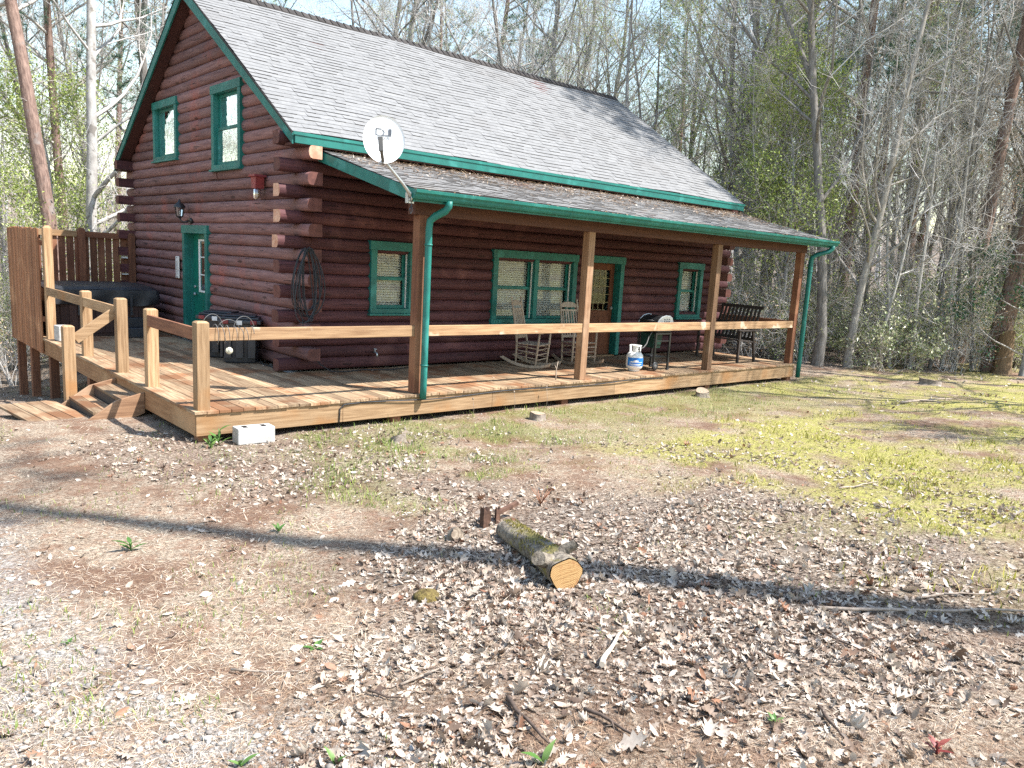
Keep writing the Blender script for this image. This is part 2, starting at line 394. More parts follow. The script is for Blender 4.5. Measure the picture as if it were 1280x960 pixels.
# ---- porch roof
p0, p1 = np.array((0,-.06,3.305)), np.array((0,-2.66,2.675)); pxa, pxb = .20, 11.0
us = nrm(p0-p1); un = nrm(np.cross((1,0,0), us)); mb = MB()
slope(mb, (pxa,p1[1],p1[2]), (1,0,0), us, un, pxb-pxa, np.linalg.norm(p0-p1), .135)
mb.prism([(pxa+.02,p1[1]+.01,p1[2]-.01),(pxa+.02,p0[1],p0[2]-.01),(pxa+.02,p0[1],p0[2]-.05),(pxa+.02,p1[1]+.01,p1[2]-.05)], (pxb-pxa-.04,0,0), mi=2)
proof = mb.build('porch_roof', [M['porch_shingle'], M['shingle_lip'], M['brownpaint']], cabin)
for x, t in ((pxa-.004,.03),(pxb+.004,-.03)):
    mb = MB(); mb.prism([(x,p1[1]+.0,p1[2]-.006),(x,p0[1],p0[2]-.006),(x,p0[1],p0[2]-.15),(x,p1[1]+.0,p1[2]-.165)], (t,0,0)); mb.build('rake_board', M['green'], proof, bevel=.003)
for k in range(9):                                          # rafters under the porch roof
    x = pxa+.3+k*(pxb-pxa-.6)/8
    mb = MB(); mb.prism([(x,-2.5,2.66),(x,-.05,3.25),(x,-.05,3.11),(x,-2.5,2.52)], (.045,0,0)); mb.build('rafter', M['brownpaint'], proof)
mb = MB(); mb.box(.45,10.5,-2.33,-2.17,2.38,2.56); mb.box(.45,10.5,-2.30,-2.20,2.56,2.62); mb.build('porch_beam', wood('beam_stain', (.13,.055,.035), (.085,.035,.025), 'x'), cabin, bevel=.004)
mb = MB(); mb.box(pxa+.03, pxb-.03, -2.655,-2.63, 2.52,2.655); mb.build('fascia', M['green'], proof)
gut = [(-2.658,2.66),(-2.658,2.565),(-2.672,2.55),(-2.715,2.55),(-2.735,2.575),(-2.742,2.60),(-2.768,2.625),(-2.775,2.66),(-2.768,2.663),(-2.762,2.632),(-2.738,2.607),(-2.73,2.58),(-2.712,2.558),(-2.675,2.558),(-2.664,2.57),(-2.664,2.66)]
mb = MB(); mb.prism([(pxa-.03,y,z) for y,z in gut], (pxb-pxa+.06,0,0))
for x in (pxa-.028, pxb+.024): mb.prism([(x,y,z) for y,z in gut[:8]], (.004,0,0))
gt = mb.build('gutter', M['green'], proof)
mb = MB()
for x in (2.9,5.9,8.9): mb.prism([(x,y-.003 if y < -2.67 else y,z-.003 if z < 2.6 else z) for y,z in gut[:8]], (.05,0,0))
mb.build('gutter_seam', M['green'], gt)
mb = MB(); q = rnd.random
for k in range(300):                                        # leaves caught in the gutter
    x = pxa + (pxb-pxa)*q(); y = -2.71+.04*q(); z = 2.655+.02*q(); a = q()*6.28; s = .02+.03*q()
    mb.add([(x,y,z),(x+s*math.cos(a),y+.6*s*math.sin(a),z+.015*q()),(x-s*.5*math.sin(a),y+.5*s*math.cos(a),z+.02*q())], [(0,1,2)])
mb.build('gutter_leaves', pmat('gutter_leaf', (.30,.19,.10), (.2,.11,.06), ns=9, bump=0, var=.6), gt)['kind'] = 'stuff'
def downspout(pts):
    mb = MB(); mb.tube(pts, .056, 10, squash=.8)
    for z in (2.0,.4):
        x, y = pts[-1][0], pts[-1][1]
        mb.tube([(x-.0,y,z-.012),(x,y,z+.012)], .062, 10, squash=.82)
    mb.build('downspout', M['green'], cabin)
downspout([(.72,-2.70,2.56),(.72,-2.70,2.50),(.70,-2.66,2.44),(.655,-2.50,2.37),(.625,-2.43,2.31),(.62,-2.42,2.22),(.62,-2.42,1.2),(.62,-2.42,.12),(.62,-2.42,-.06)])
downspout([(10.86,-2.70,2.56),(10.86,-2.70,2.50),(10.82,-2.66,2.44),(10.62,-2.50,2.36),(10.56,-2.43,2.30),(10.55,-2.42,2.22),(10.55,-2.42,1.2),(10.55,-2.42,.1),(10.55,-2.42,-.30)])
# porch posts: the photograph shows them plumb within a centimetre or two
PX = [.53, 3.77, 7.28, 10.315]
for i, x in enumerate(PX):
    mb = MB(); mb.box(x,x+.14,-2.32,-2.18,.002,2.38)
    o = mb.build('porch_post', M['post_z'] if i in (1,2) else M['brown_z'], cabin, bevel=.006)
# ---- windows
def window(mapf, a, b, z0, z1, style, g='glass', blind=True, lit=0, dn=0.0):
    """mapf(s, n, z); trim boards stand proud of the logs, sashes sit back in the opening"""
    def bx(mb, s0,s1,n0,n1,zz0,zz1,**k):
        P = [mapf(s,n,z) for z in (zz0,zz1) for (s,n) in ((s0,n0),(s1,n0),(s1,n1),(s0,n1))]
        mb.add(P, [(0,3,2,1),(4,5,6,7),(0,1,5,4),(1,2,6,5),(2,3,7,6),(3,0,4,7)], k.get('r'), k.get('mi',0))
    t = .11; f = MB()
    bx(f,a,a+t,-.03,.088,z0+.075,z1-.14); bx(f,b-t,b,-.03,.088,z0+.075,z1-.14)
    bx(f,a-.022,b+.022,-.03,.097,z1-.14,z1); bx(f,a,b,-.03,.090,z0+.0,z0+.075)
    ia, ib, i0, i1 = a+t, b-t, z0+.075, z1-.14             # reveal
    bx(f,ia-.02,ia-.001,-.16,-.03,i0,i1); bx(f,ib+.001,ib+.02,-.16,-.03,i0,i1); bx(f,ia,ib,-.16,-.03,i1+.001,i1+.02); bx(f,ia,ib,-.16,-.03,i0-.02,i0-.001)
    w = f.build('window', M['green'], cabin, bevel=.004)
    s_ = MB(); bx(s_,a-.03,b+.03,-.0,.125,z0-.035,z0-.002); s_.build('sill', M['green'], w, bevel=.004)
    bays = [(ia,ib)]
    if style == 'double':
        m = (ia+ib)/2; bays = [(ia,m-.05),(m+.05,ib)]
        c = MB(); bx(c,m-.05,m+.05,-.1,.07,i0,i1); c.build('mullion', M['green'], w, bevel=.003)
    for (u, v) in bays:
        zm = (i0+i1)/2 + .02; sw = .05
        parts = [(i0,zm+.02,-.07,-.03),(zm-.02,i1,-.105,-.072)] if style != 'fixed' else [(i0,i1,-.09,-.05)]
        for (y0,y1,n0,n1) in parts:
            n0 += dn; n1 += dn
            s = MB(); bx(s,u,u+sw,n0,n1,y0,y1); bx(s,v-sw,v,n0,n1,y0,y1); bx(s,u+sw,v-sw,n0,n1,y0,y0+sw); bx(s,u+sw,v-sw,n0,n1,y1-sw,y1)
            s.build('sash', M['green'], w, bevel=.003)
            p = MB(); nn = (n0+n1)/2
            p.add([mapf(u+sw,nn,y0+sw),mapf(v-sw,nn,y0+sw),mapf(v-sw,nn,y1-sw),mapf(u+sw,nn,y1-sw)], [(0,1,2,3)]); p.build('pane', M[g], w)
        jl = MB(); bx(jl,v-.016,v-.001,-.028,-.004,i0+.01,i1-.01); jl.build('jamb_liner', M['white'] if not dn else M['green'], w)
        if blind:
            bl = MB(); z = i0+.05; k = 0
            while z < i1-.03:
                tl = .034
                bl.add([mapf(u+.03,-.135+.016,z),mapf(v-.03,-.135+.012,z-rnd.uniform(0,.002)),mapf(v-.03,-.148,z+tl),mapf(u+.03,-.148,z+tl)], [(0,1,2,3)]); z += .042
            bl.build('blind', M['blind'], w)
        else:
            bl = MB(); bx(bl,u,v,-.20,-.18,i0,i1); bl.build('curtain', M['grey'], w)
    return w
fm = lambda s,n,z: (s,-n,z)
gm = lambda s,n,z: (-n,s,z)
for (a,b,z0,z1,st) in W: window(fm,a,b,z0,z1,st)
window(gm,*GW[0],g='glass_up',blind=False,dn=.055); window(gm,*GW[1],g='glass_up',blind=False,dn=.055)
# ---- doors
def door_frame(mapf, a, b, z0, z1, flip=1):
    def bx(mb, s0,s1,n0,n1,zz0,zz1,r=None,mi=0):
        P = [mapf(s,n,z) for z in (zz0,zz1) for (s,n) in ((s0,n0),(s1,n0),(s1,n1),(s0,n1))]
        mb.add(P, [(0,3,2,1),(4,5,6,7),(0,1,5,4),(1,2,6,5),(2,3,7,6),(3,0,4,7)], r, mi)
    return bx
bx = door_frame(gm,0,0,0,0)
a,b,z0,z1 = gdoor; t = .11
d = MB(); bx(d,a+t,b-t,-.14,-.09,z0+.02,z1-.14)
for (s0,s1) in ((a+t+.09,(a+b)/2-.04),((a+b)/2+.04,b-t-.09)): bx(d,s0,s1,-.092,-.082,.22,.80)
door = d.build('door', M['green_door'], cabin, bevel=.006)
f = MB(); bx(f,a,a+t,-.03,.088,z0,z1-.15); bx(f,b-t,b,-.03,.088,z0,z1-.15); bx(f,a-.02,b+.02,-.03,.097,z1-.15,z1)
bx(f,a+t-.02,a+t-.001,-.15,-.03,z0,z1-.15); bx(f,b-t+.001,b-t+.02,-.15,-.03,z0,z1-.15); bx(f,a+t,b-t,-.15,-.03,z1-.149,z1-.13)
f.build('door_frame', M['green'], door, bevel=.004)
s0,s1,q0,q1 = a+t+.12,b-t-.32,.93,1.92
lf = MB(); w_ = .035
for u0,u1,v0,v1 in ((s0,s0+w_,q0,q1),(s1-w_,s1,q0,q1),(s0+w_,s1-w_,q0,q0+w_),(s0+w_,s1-w_,q1-w_,q1)): bx(lf,u0,u1,-.09,-.066,v0,v1)
for k in (1,2): bx(lf,s0+w_,s1-w_,-.085,-.072,q0+k*(q1-q0)/3-.011,q0+k*(q1-q0)/3+.011)
mid = (s0+s1)/2; bx(lf,mid-.011,mid+.011,-.084,-.070,q0+w_,q1-w_)
lf.build('window_lite', M['white'], door, bevel=.003)
p = MB(); p.add([gm(s0+w_,-.078,q0+w_),gm(s1-w_,-.078,q0+w_),gm(s1-w_,-.078,q1-w_),gm(s0+w_,-.078,q1-w_)], [(0,1,2,3)]); p.build('pane', M['glass'], door)
bl = MB(); bx(bl,s0+w_,s1-w_,-.0895,-.0885,q0+w_,q1-w_); bl.build('blind', M['grey'], door)
h = MB(); y = b-t-.10
h.tube([gm(y,-.09,.88),gm(y,-.045,.88)],.028,12); h.tube([gm(y,-.045,.88),gm(y-.05,-.04,.88),gm(y-.11,-.042,.875)],.011,8); h.tube([gm(y,-.09,1.02),gm(y,-.06,1.02)],.027,12)
h.build('handle', M['steel'], door)
# front entrance door, stained wood with a gridded glass
bx = door_frame(fm,0,0,0,0); a,b,z0,z1 = fdoor
d = MB(); ia, ib = a+t, b-t; bx(d,ia,ib,-.13,-.09,.03,.95); bx(d,ia,ia+.12,-.13,-.09,.95,z1-.14); bx(d,ib-.12,ib,-.13,-.09,.95,z1-.14); bx(d,ia+.12,ib-.12,-.13,-.09,z1-.28,z1-.14)
bx(d,ia+.1,(ia+ib)/2-.03,-.09,-.078,.2,.82); bx(d,(ia+ib)/2+.03,ib-.1,-.09,-.078,.2,.82)
door = d.build('door', M['door_wood'], cabin, bevel=.006)
f = MB(); bx(f,a,a+t,-.03,.088,z0,z1-.14); bx(f,b-t,b,-.03,.088,z0,z1-.14); bx(f,a-.02,b+.02,-.03,.097,z1-.14,z1)
bx(f,ia-.02,ia-.001,-.15,-.03,z0,z1-.14); bx(f,ib+.001,ib+.02,-.15,-.03,z0,z1-.14); bx(f,ia,ib,-.15,-.03,z1-.139,z1-.12)
f.build('door_frame', M['green'], door, bevel=.004)
gr = MB()
for k in range(1,4): s = ia+.12+(ib-ia-.24)*k/4; bx(gr,s-.006,s+.006,-.112,-.10,.95,z1-.28)
for k in range(1,5): z = .95+(z1-.28-.95)*k/5; bx(gr,ia+.12,ib-.12,-.114,-.102,z-.006,z+.006)
gr.build('muntins', pmat('brass_came', (.32,.26,.12), None, ns=5, rough=.4, var=0, bump=0), door)
p = MB(); p.add([fm(ia+.12,-.107,.95),fm(ib-.12,-.107,.95),fm(ib-.12,-.107,z1-.28),fm(ia+.12,-.107,z1-.28)], [(0,1,2,3)]); p.build('pane', M['glass'], door)
h = MB(); h.tube([fm(ib-.06,-.09,1.0),fm(ib-.06,-.04,1.0)],.026,12); h.build('handle', M['steel'], door)
tm = MB(); bx(tm,ia-.02,ib+.02,-.05,.05,.0,.028); tm.build('threshold', M['tan_x'], door)

# ---------------------------------------------------------------- deck
AX, PYD = -2.39, -2.36
deck = thing('wooden_deck', 'weathered tan wooden deck with post and rail fence wrapping the cabin front and gable', 'deck')
mb = MB(); x = AX-.02
def deck_y(x): return (PYD-.025, 8.0) if x < -.07 else (PYD-.025, .015)
while x < 10.47:
    w = .139; y0, y1 = deck_y(x+w-.003)
    if x < -.07 < x+w: y1 = -.02
    cuts = [y0] + ([rnd.uniform(1.0,4.5)] if y1 > 2 else []) + [y1]
    for c0, c1 in zip(cuts[:-1], cuts[1:]):
        zt = rnd.uniform(-.003,.002)
        mb.box(x, x+w-.006, c0 + rnd.uniform(-.004,.006)+.0015, c1-.0015, -.036+zt, zt)
    x += w
mb.build('floor_boards', M['deck'], deck, bevel=.003)
def part(name, m, f, parent=deck, bevel=.005):
    mb = MB(); f(mb); return mb.build(name, m, parent, bevel=bevel)
def front(mb):
    xs = [AX, -.56, 1.9, 4.6, 7.4, 10.47]
    for u, v in zip(xs[:-1], xs[1:]): mb.box(u, v-.003, PYD, PYD+.04, -.285, -.038)
part('front_fascia', M['tan_x'], front)
part('side_fascia', wood('shaded_side_board', (.36,.20,.10), (.24,.12,.055), 'y', c3=(.42,.25,.13)), lambda mb: (mb.box(AX,AX+.04,PYD+.041,2.0,-.285,-.038), mb.box(AX,AX+.04,2.003,4.95,-.285,-.038), mb.box(AX,AX+.04,4.953,8.0,-.30,-.038)))  # side board browner than the front one, its shade put into the colour
part('end_fascia', M['tan_y'], lambda mb: mb.box(10.47-.04,10.47,PYD+.041,-.06,-.285,-.038))
def joists(mb):
    x = AX+.5
    while x < 10.2:
        y1 = 7.9 if x < -.1 else -.1
        mb.box(x,x+.04,PYD+.042,y1,-.26,-.04); x += .6
part('joists', M['brown_y'], joists, bevel=0)
def fpost(x, y, zt, m='tan_z', zb=-.03, name='railing_post'):
    mb = MB(); c = .018
    mb.box(x,x+.14,y,y+.14,zb,zt-c)
    mb.add([(x,y,zt-c),(x+.14,y,zt-c),(x+.14,y+.14,zt-c),(x,y+.14,zt-c),(x+.02,y+.02,zt),(x+.12,y+.02,zt),(x+.12,y+.12,zt),(x+.02,y+.12,zt)], [(4,5,6,7),(0,1,5,4),(1,2,6,5),(2,3,7,6),(3,0,4,7)])
    return mb.build(name, M[m], deck, bevel=.004)
Y1, Y2, YM, YF = -.60, .70, 2.55, 5.02
fpost(AX+.03,PYD+.03,1.0); fpost(AX+.03,Y1,1.0); fpost(AX+.03,Y2,1.04); fpost(AX+.03,YM,1.02)
RZ0, RZ1 = .78, .925
def rail(x0,x1,y0,y1,m,zo=0):
    mb = MB(); mb.box(x0,x1,y0,y1,RZ0+zo,RZ1+zo); return mb.build('rail', M[m], deck, bevel=.005)
xs = [AX+.17] + PX + [10.315]
for i, (u, v) in enumerate([(AX+.171,.529),(.671,3.769),(3.911,7.279),(7.421,10.314)]): rail(u,v,-2.305,-2.262,'rail_x')
for (u, v) in ((PYD+.171,Y1-.001),(Y2+.141,YM-.001),(YM+.141,YF-.001)): rail(AX+.035,AX+.075,u,v,'brown_y' if u < 0 else 'tan_y')
rail(10.40,10.44,-2.178,-.37,'brown_y')
# support posts under the deck
for (x,y,zb) in ((AX+.05,YF,-1.25),(AX+.05,2.35,-.85),(AX+.05,PYD+.08,-.6),(3.4,PYD+.05,-.6),(7.3,PYD+.05,-.6),(.2,PYD+.05,-.6),(10.3,PYD+.05,-.6),(AX+1.0,5.6,-1.4)):
    mb = MB(); mb.box(x,x+.14,y,y+.14,zb,-.29); mb.build('foundation_post', M['brown_z'], deck)
# steps between the two posts on the gable side
for (y0, y1) in ((-.56,-.52),(.70,.74)):
    mb = MB(); mb.prism([(AX-.005,y0,-.07),(AX-.34,y0,-.155),(AX-.70,y0,-.40),(AX-.70,y0,-.50),(AX-.45,y0,-.50),(AX-.005,y0,-.34)], (0,y1-y0,0))
    mb.build('stair_stringer', M['post_x'], deck, bevel=.004)
for (x0,x1,z) in ((AX-.30,AX-.005,-.14),(AX-.60,AX-.315,-.285)):
    mb = MB(); mb.box(x0,(x0+x1)/2-.003,-.519,.699,z-.036,z); mb.box((x0+x1)/2+.003,x1,-.519,.699,z-.036,z-.001); mb.build('stair_tread', M['deck'], deck, bevel=.004)
mb = MB(); mb.box(AX-.29,AX-.27,-.5,.68,-.5,-.18); mb.box(AX-.59,AX-.57,-.5,.68,-.5,-.325); mb.build('stair_riser', M['bench_wood'], deck)
fpost(AX-.62,.76,.66,'tan_z',-.55,'newel_post')
mb = MB(); mb.bar((AX-.47,.83,.47),(AX+.03,.83,.83),.04,.14,up=(0,0,1)); mb.build('hand_rail', M['tan_x'], deck, bevel=.005)

# ---------------------------------------------------------------- privacy fence round the tub
fence = thing('privacy_fence', 'tall brown board privacy fence round the hot tub at the deck corner', 'fence', (0,0,0))
mb = MB(); y = YF+.16
while y < 7.95:
    w = .088; mb.box(AX-.035,AX-.012,y,y+w-(.004 if rnd.random() < .8 else .02),-.27-.02*rnd.random(),1.93+.035*rnd.random()); y += w
mb.build('board_panel', wood('lit_fence_boards', (.34,.150,.070), (.20,.085,.04), 'z', c3=(.40,.20,.10), var=.6), fence, bevel=.002)  # side panel boards wear a lighter stain than the back panel
mb = MB(); x = AX+.12
while x < -.2:
    w = .15; mb.box(x,x+w-.012-rnd.choice((0,0,.012)),7.955,7.975,-.2,1.86); x += w
mb.build('board_panel', M['brown_z'], fence, bevel=.002)
for (x0,x1,m) in ((AX+.18,-1.17,'tan_x'),(-1.03,-.19,'brown_x')):
    mb = MB(); mb.box(x0,x1,7.91,7.952,1.83,1.955); mb.build('top_rail', M[m], fence, bevel=.004)
for y0,y1 in ((YF+.15,7.9),):
    for z in (.3,1.65):
        mb = MB(); mb.box(AX-.01,AX+.03,y0,y1,z,z+.09); mb.build('back_rail', M['brown_y'], fence)
def fencepost(x, y, zb, zt, m):
    mb = MB(); mb.box(x,x+.14,y,y+.14,zb,zt-.05); c = .05
    mb.add([(x,y,zt-c),(x+.14,y,zt-c),(x+.14,y+.14,zt-c),(x,y+.14,zt-c),(x+.035,y+.03,zt),(x+.105,y+.03,zt),(x+.105,y+.11,zt),(x+.035,y+.11,zt)], [(4,5,6,7),(0,1,5,4),(1,2,6,5),(2,3,7,6),(3,0,4,7)])
    mb.build('fence_post', M[m], fence, bevel=.01)
fencepost(AX+.03,YF,-.03,2.0,'tan_z'); fencepost(AX+.03,7.82,-.03,1.97,'brown_z'); fencepost(-1.17,7.82,-.03,2.03,'brown_z'); fencepost(-.19,7.80,-.03,1.98,'brown_z')
for (y, zb) in ((6.42,-1.6),(7.68,-1.8)):
    mb = MB(); mb.box(AX+.01,AX+.15,y,y+.14,zb,-.29); mb.build('fence_post', M['brown_z'], fence, bevel=.005)

# ---------------------------------------------------------------- things on and round the cabin
def sub(name, m, parent, f, bevel=0):
    mb = MB(); f(mb); return mb.build(name, m, parent, bevel=bevel)

# hot tub
t = thing('hot_tub', 'dark square hot tub under a black vinyl cover inside the board fence', 'hot tub', (-1.33,6.35,.004))
sub('cabinet', M['tubside'], t, lambda mb: (mb.box(-.90,.90,-.98,.98,.0,.70), [mb.box(-.90+.15*k,-.90+.15*k+.14,-.997,-.981,.06,.66) for k in range(12)], [mb.box(-.916,-.901,-.95+.15*k,-.95+.15*k+.14,.06,.66) for k in range(12)]), .006)
def cover(mb):
    n = 26; top = .96
    for sgn in (0, 1):
        pass
    vs = []; N = 2*n
    for i in range(n+1):
        for j in range(n+1):
            u, v = i/n*2-1, j/n*2-1
            z = top - .035*abs(v) - .05*max(0, max(abs(u),abs(v))-.93)/.07 + .006*math.sin(9*u+3*v) + .004*math.sin(17*v)
            vs.append((u*.97, v*1.06, z))
    mb.add(vs, [(i*(n+1)+j,(i+1)*(n+1)+j,(i+1)*(n+1)+j+1,i*(n+1)+j+1) for i in range(n) for j in range(n)], .5, 0, True)
    ring = [(i,0) for i in range(n)] + [(n,j) for j in range(n)] + [(i,n) for i in range(n,0,-1)] + [(0,j) for j in range(n,0,-1)]
    vs2 = []
    for lv, (dz, o) in enumerate(((0,0),(-.10,.012),(-.2,.004),(-.29,-.01))):
        for k, (i, j) in enumerate(ring):
            u, v = i/n*2-1, j/n*2-1; wob = .012*lv*math.sin(k*.9+lv)
            vs2.append((u*(.97+o)+(wob if abs(u) == 1 else 0), v*(1.06+o)+(wob if abs(v) == 1 else 0), top-.085+dz + (.02*math.sin(k*.55) if lv == 3 else 0)))
    q = len(ring)
    mb.add(vs2, [(a*q+k,a*q+(k+1)%q,(a+1)*q+(k+1)%q,(a+1)*q+k) for a in range(3) for k in range(q)], .5, 0, True)
sub('cover', M['tubcover'], t, cover)
for x in (-.45,.45): sub('strap', M['black'], t, lambda mb: (mb.box(x-.02,x+.02,-1.085,-1.078,.42,.78), mb.box(x-.03,x+.03,-1.093,-1.078,.40,.44)))
sub('step', M['black'], t, lambda mb: (mb.box(.2,.8,-1.42,-1.0,.0,.18), mb.box(.2,.8,-1.22,-1.0,.181,.36)), .01)

# wall lantern
t = thing('wall_lantern', 'black carriage lantern on the log wall beside the green gable door', 'lantern', (-.05,4.47,2.27))
sub('bracket', M['blackmetal'], t, lambda mb: (mb.tube([(0.03,-.1,-.02),(-.03,-.1,-.02)],.055,14), mb.tube([(-.03,-.1,-.02),(-.1,-.07,-.05),(-.15,-.03,-.04),(-.17,0,.02)],.014,8)))
sub('lamp_cage', M['blackmetal'], t, lambda mb: (mb.lathe([(.02,.0),(.06,.02),(.062,.035)],(-.17,0,.02),10), [mb.bar((-.17+.06*math.cos(a),.06*math.sin(a),.05),(-.17+.085*math.cos(a),.085*math.sin(a),.21),.01,.01) for a in np.arange(6)*math.pi/3], mb.lathe([(.11,.2),(.105,.225),(.07,.27),(.03,.3),(.018,.34),(.0,.36)],(-.17,0,.01),10)))
sub('lamp_glass', M['jar'], t, lambda mb: mb.lathe([(.052,.04),(.076,.2)],(-.17,0,.02),6,smooth=False))
sub('bulb', M['white'], t, lambda mb: mb.lathe([(0,.05),(.015,.06),(.016,.12),(0,.14)],(-.17,0,.02),8))
# long white panel beside the door
t = thing('wall_thermometer', 'narrow white plastic panel on the logs left of the green gable door', 'thermometer', (-.07,5.08,1.36))
sub('body', M['white'], t, lambda mb: mb.box(-.012,.012,-.085,.085,-.21,.21), .008)
sub('scale', M['grey'], t, lambda mb: ([mb.box(-.0150,-.0125,-.05,-.05+(.05 if k % 5 == 0 else .03),-.13+.012*k,-.127+.012*k) for k in range(22)], mb.box(-.0150,-.0125,.02,.028,-.15,.12)))
sub('screw', M['grey'], t, lambda mb: (mb.tube([(-.012,0,-.185),(-.018,0,-.185)],.02,10), mb.tube([(-.012,0,.185),(-.018,0,.185)],.014,10)))
# bird feeder
t = thing('bird_feeder', 'small red wall feeder with clear jar on the upper gable logs', 'bird feeder', (-.12,1.16,2.80))
sub('roof', M['red'], t, lambda mb: (mb.prism([(-.13,-.13,.115),(-.13,.13,.115),(-.13,.10,.15),(-.13,-.10,.15)],(.2,0,0)),), .004)
sub('body', M['red'], t, lambda mb: mb.prism([(-.10,-.075,-.06),(-.10,.075,-.06),(-.10,.10,.115),(-.10,-.10,.115)],(.14,0,0)), .004)
sub('jar', M['jar'], t, lambda mb: mb.lathe([(.045,0),(.06,-.02),(.062,-.14),(.05,-.165),(0,-.168)],(-.035,0,-.06),14))
sub('seed', M['tan_z'], t, lambda mb: mb.lathe([(.0,-.05),(.053,-.055),(.055,-.14),(0,-.16)],(-.035,0,-.06),12))

# cable coil on the corner
t = thing('cable_coil', 'long coil of dark cable hung from the log ends at the cabin corner', 'cable', (-.10,-.41,1.36))
def coil(mb):
    r_ = random.Random(3)
    for k in range(9):
        w, h = (r_.uniform(.20,.245) if k < 3 else r_.uniform(.07,.16)), r_.uniform(.44,.54); cx, cz = r_.uniform(-.04,.04), .5-h+r_.uniform(-.02,.02); ph = r_.uniform(-.12,.12); pts = []
        for a in np.linspace(0, 2*math.pi, 34):
            x = cx + w*math.sin(a)*(1-.25*math.cos(a)); z = cz + h*math.cos(a)
            pts.append((x*math.cos(ph)-z*math.sin(ph), -.015*k*.6+.02*math.sin(a*2+k), z))
        mb.tube(pts, .0085, 6, cap=False)
    mb.tube([(-.06,.0,-.5),(-.05,-.01,-.62),(-.055,.0,-.80)], .006, 6)
sub('cable_loops', M['cable'], t, coil)
sub('hook', M['blackmetal'], t, lambda mb: mb.tube([(0,.08,.50),(0,-.06,.49),(0,-.11,.52)],.010,6))
# outlet and cord at the foot of the wall
t = thing('outlet_cord', 'outdoor outlet with weathered cover and dark cord low on the corner logs', 'outlet', (.10,-.09,.27))
sub('box', M['lens'], t, lambda mb: mb.box(-.06,.06,-.05,.05,-.055,.065), .01)
sub('cord', M['cable'], t, lambda mb: mb.tube([(.03,-.055,-.02),(.07,-.1,-.06),(.16,-.12,-.15),(.30,-.16,-.245),(.55,-.2,-.256),(.9,-.1,-.258),(1.3,-.25,-.258),(1.75,-.12,-.258)],.009,6))
t = thing('wall_spigot', 'small metal spigot on the front logs beneath the first porch window', 'spigot', (1.27,-.06,.27))
sub('pipe', M['steel'], t, lambda mb: mb.tube([(0,.06,0),(0,-.08,0),(0,-.10,-.02),(0,-.105,-.07)],.016,8))
sub('handle', M['steel'], t, lambda mb: (mb.tube([(0,-.04,.0),(0,-.04,.05)],.007,6), mb.tube([(.03*math.cos(a),-.04+.03*math.sin(a),.055) for a in np.linspace(0,6.28,13)],.007,6)))

# storage totes
def tote(name, label, x, y, rz, tagcol):
    t = thing(name, label, 'storage bin', (x,y,.004), rz, 'black storage bins by the gable wall'); t.scale = (1.06,1.06,1.15)
    def body(mb):
        lv = [(0,.235,.19),(.02,.245,.2),(.3,.262,.216),(.55,.278,.232)]
        P = []
        for z, a, b in lv:
            for i in range(16):
                th = 2*math.pi*i/16; c, s_ = math.cos(th), math.sin(th); q = (abs(c)**5+abs(s_)**5)**(-.2)
                P.append((a*c*q, b*s_*q, z))
        mb.add(P, [(l*16+i,l*16+(i+1)%16,(l+1)*16+(i+1)%16,(l+1)*16+i) for l in range(3) for i in range(16)]+[tuple(range(15,-1,-1))], .4)
        for k in (-1,0,1): mb.box(-.05+.17*k,.05+.17*k,-.255,-.225,.08,.40)
        for k in (-.5,.5): mb.box(-.285,-.25,-.05+.2*k,.05+.2*k,.08,.40)
    sub('body', M['black'], t, body)
    sub('lid', M['black'], t, lambda mb: (mb.box(-.305,.305,-.258,.258,.545,.60), mb.box(-.27,.27,-.225,.225,.601,.635), mb.box(-.22,.22,-.17,.17,.636,.66)), .02)
    for sx in (-1,1): sub('latch', M[tagcol], t, lambda mb: (mb.box(sx*.20-.045,sx*.20+.045,-.285,-.255,.545,.60),), .008)
    sub('label_card', M['white'], t, lambda mb: mb.box(-.04,.04,-.2740,-.2705,.535,.595))
tote('storage_tote', 'black lidded storage bin nearest the cabin corner, red latches on its lid', -.36, 1.30, -.5, 'red')
tote('storage_tote', 'black lidded storage bin standing nearer the green gable door, behind its twin', -.40, 2.02, -.75, 'red')

# wire wound round the rail and the little disc under it
mb = MB(); pts = []; r_ = random.Random(8)
for k in range(0, 151):
    a = k/150*2*math.pi*6.5; f = k/150
    pts.append((-2.17+.46*f+.012*math.sin(a*.7), -2.284+.055*math.cos(a)-.02*math.sin(3*f), .855+(.092+.02*math.sin(5*f+1))*math.sin(a)))
mb.tube(pts,.0042,5)
for q in ((-2.16,.20),(-1.80,.17),(-1.98,.13)):
    mb.tube([(q[0]+.13*math.cos(a),-2.26+.02*math.cos(a),.90+q[1]*.9*math.sin(a)) for a in np.linspace(0,3.1,12)],.0035,5)
tag(mb.build('wire_coil', M['grey']), 'thin springy wire wound in loops round the front deck rail', 'wire')
t = thing('hanging_disc', 'small round pale disc hanging beneath the front deck rail', 'disc', (-1.97,-2.25,.66))
sub('lens', M['lens'], t, lambda mb: mb.lathe([(0,-.012),(.03,-.012),(.048,-.004),(.048,.01),(0,.012)],(0,0,0),18,M=Matrix.Rotation(R(90),3,'X'))); t.scale = (.85,.85,.85)
sub('hanger', M['grey'], t, lambda mb: mb.tube([(0,0,.045),(.005,-.01,.09),(0,0,.125)],.003,5))

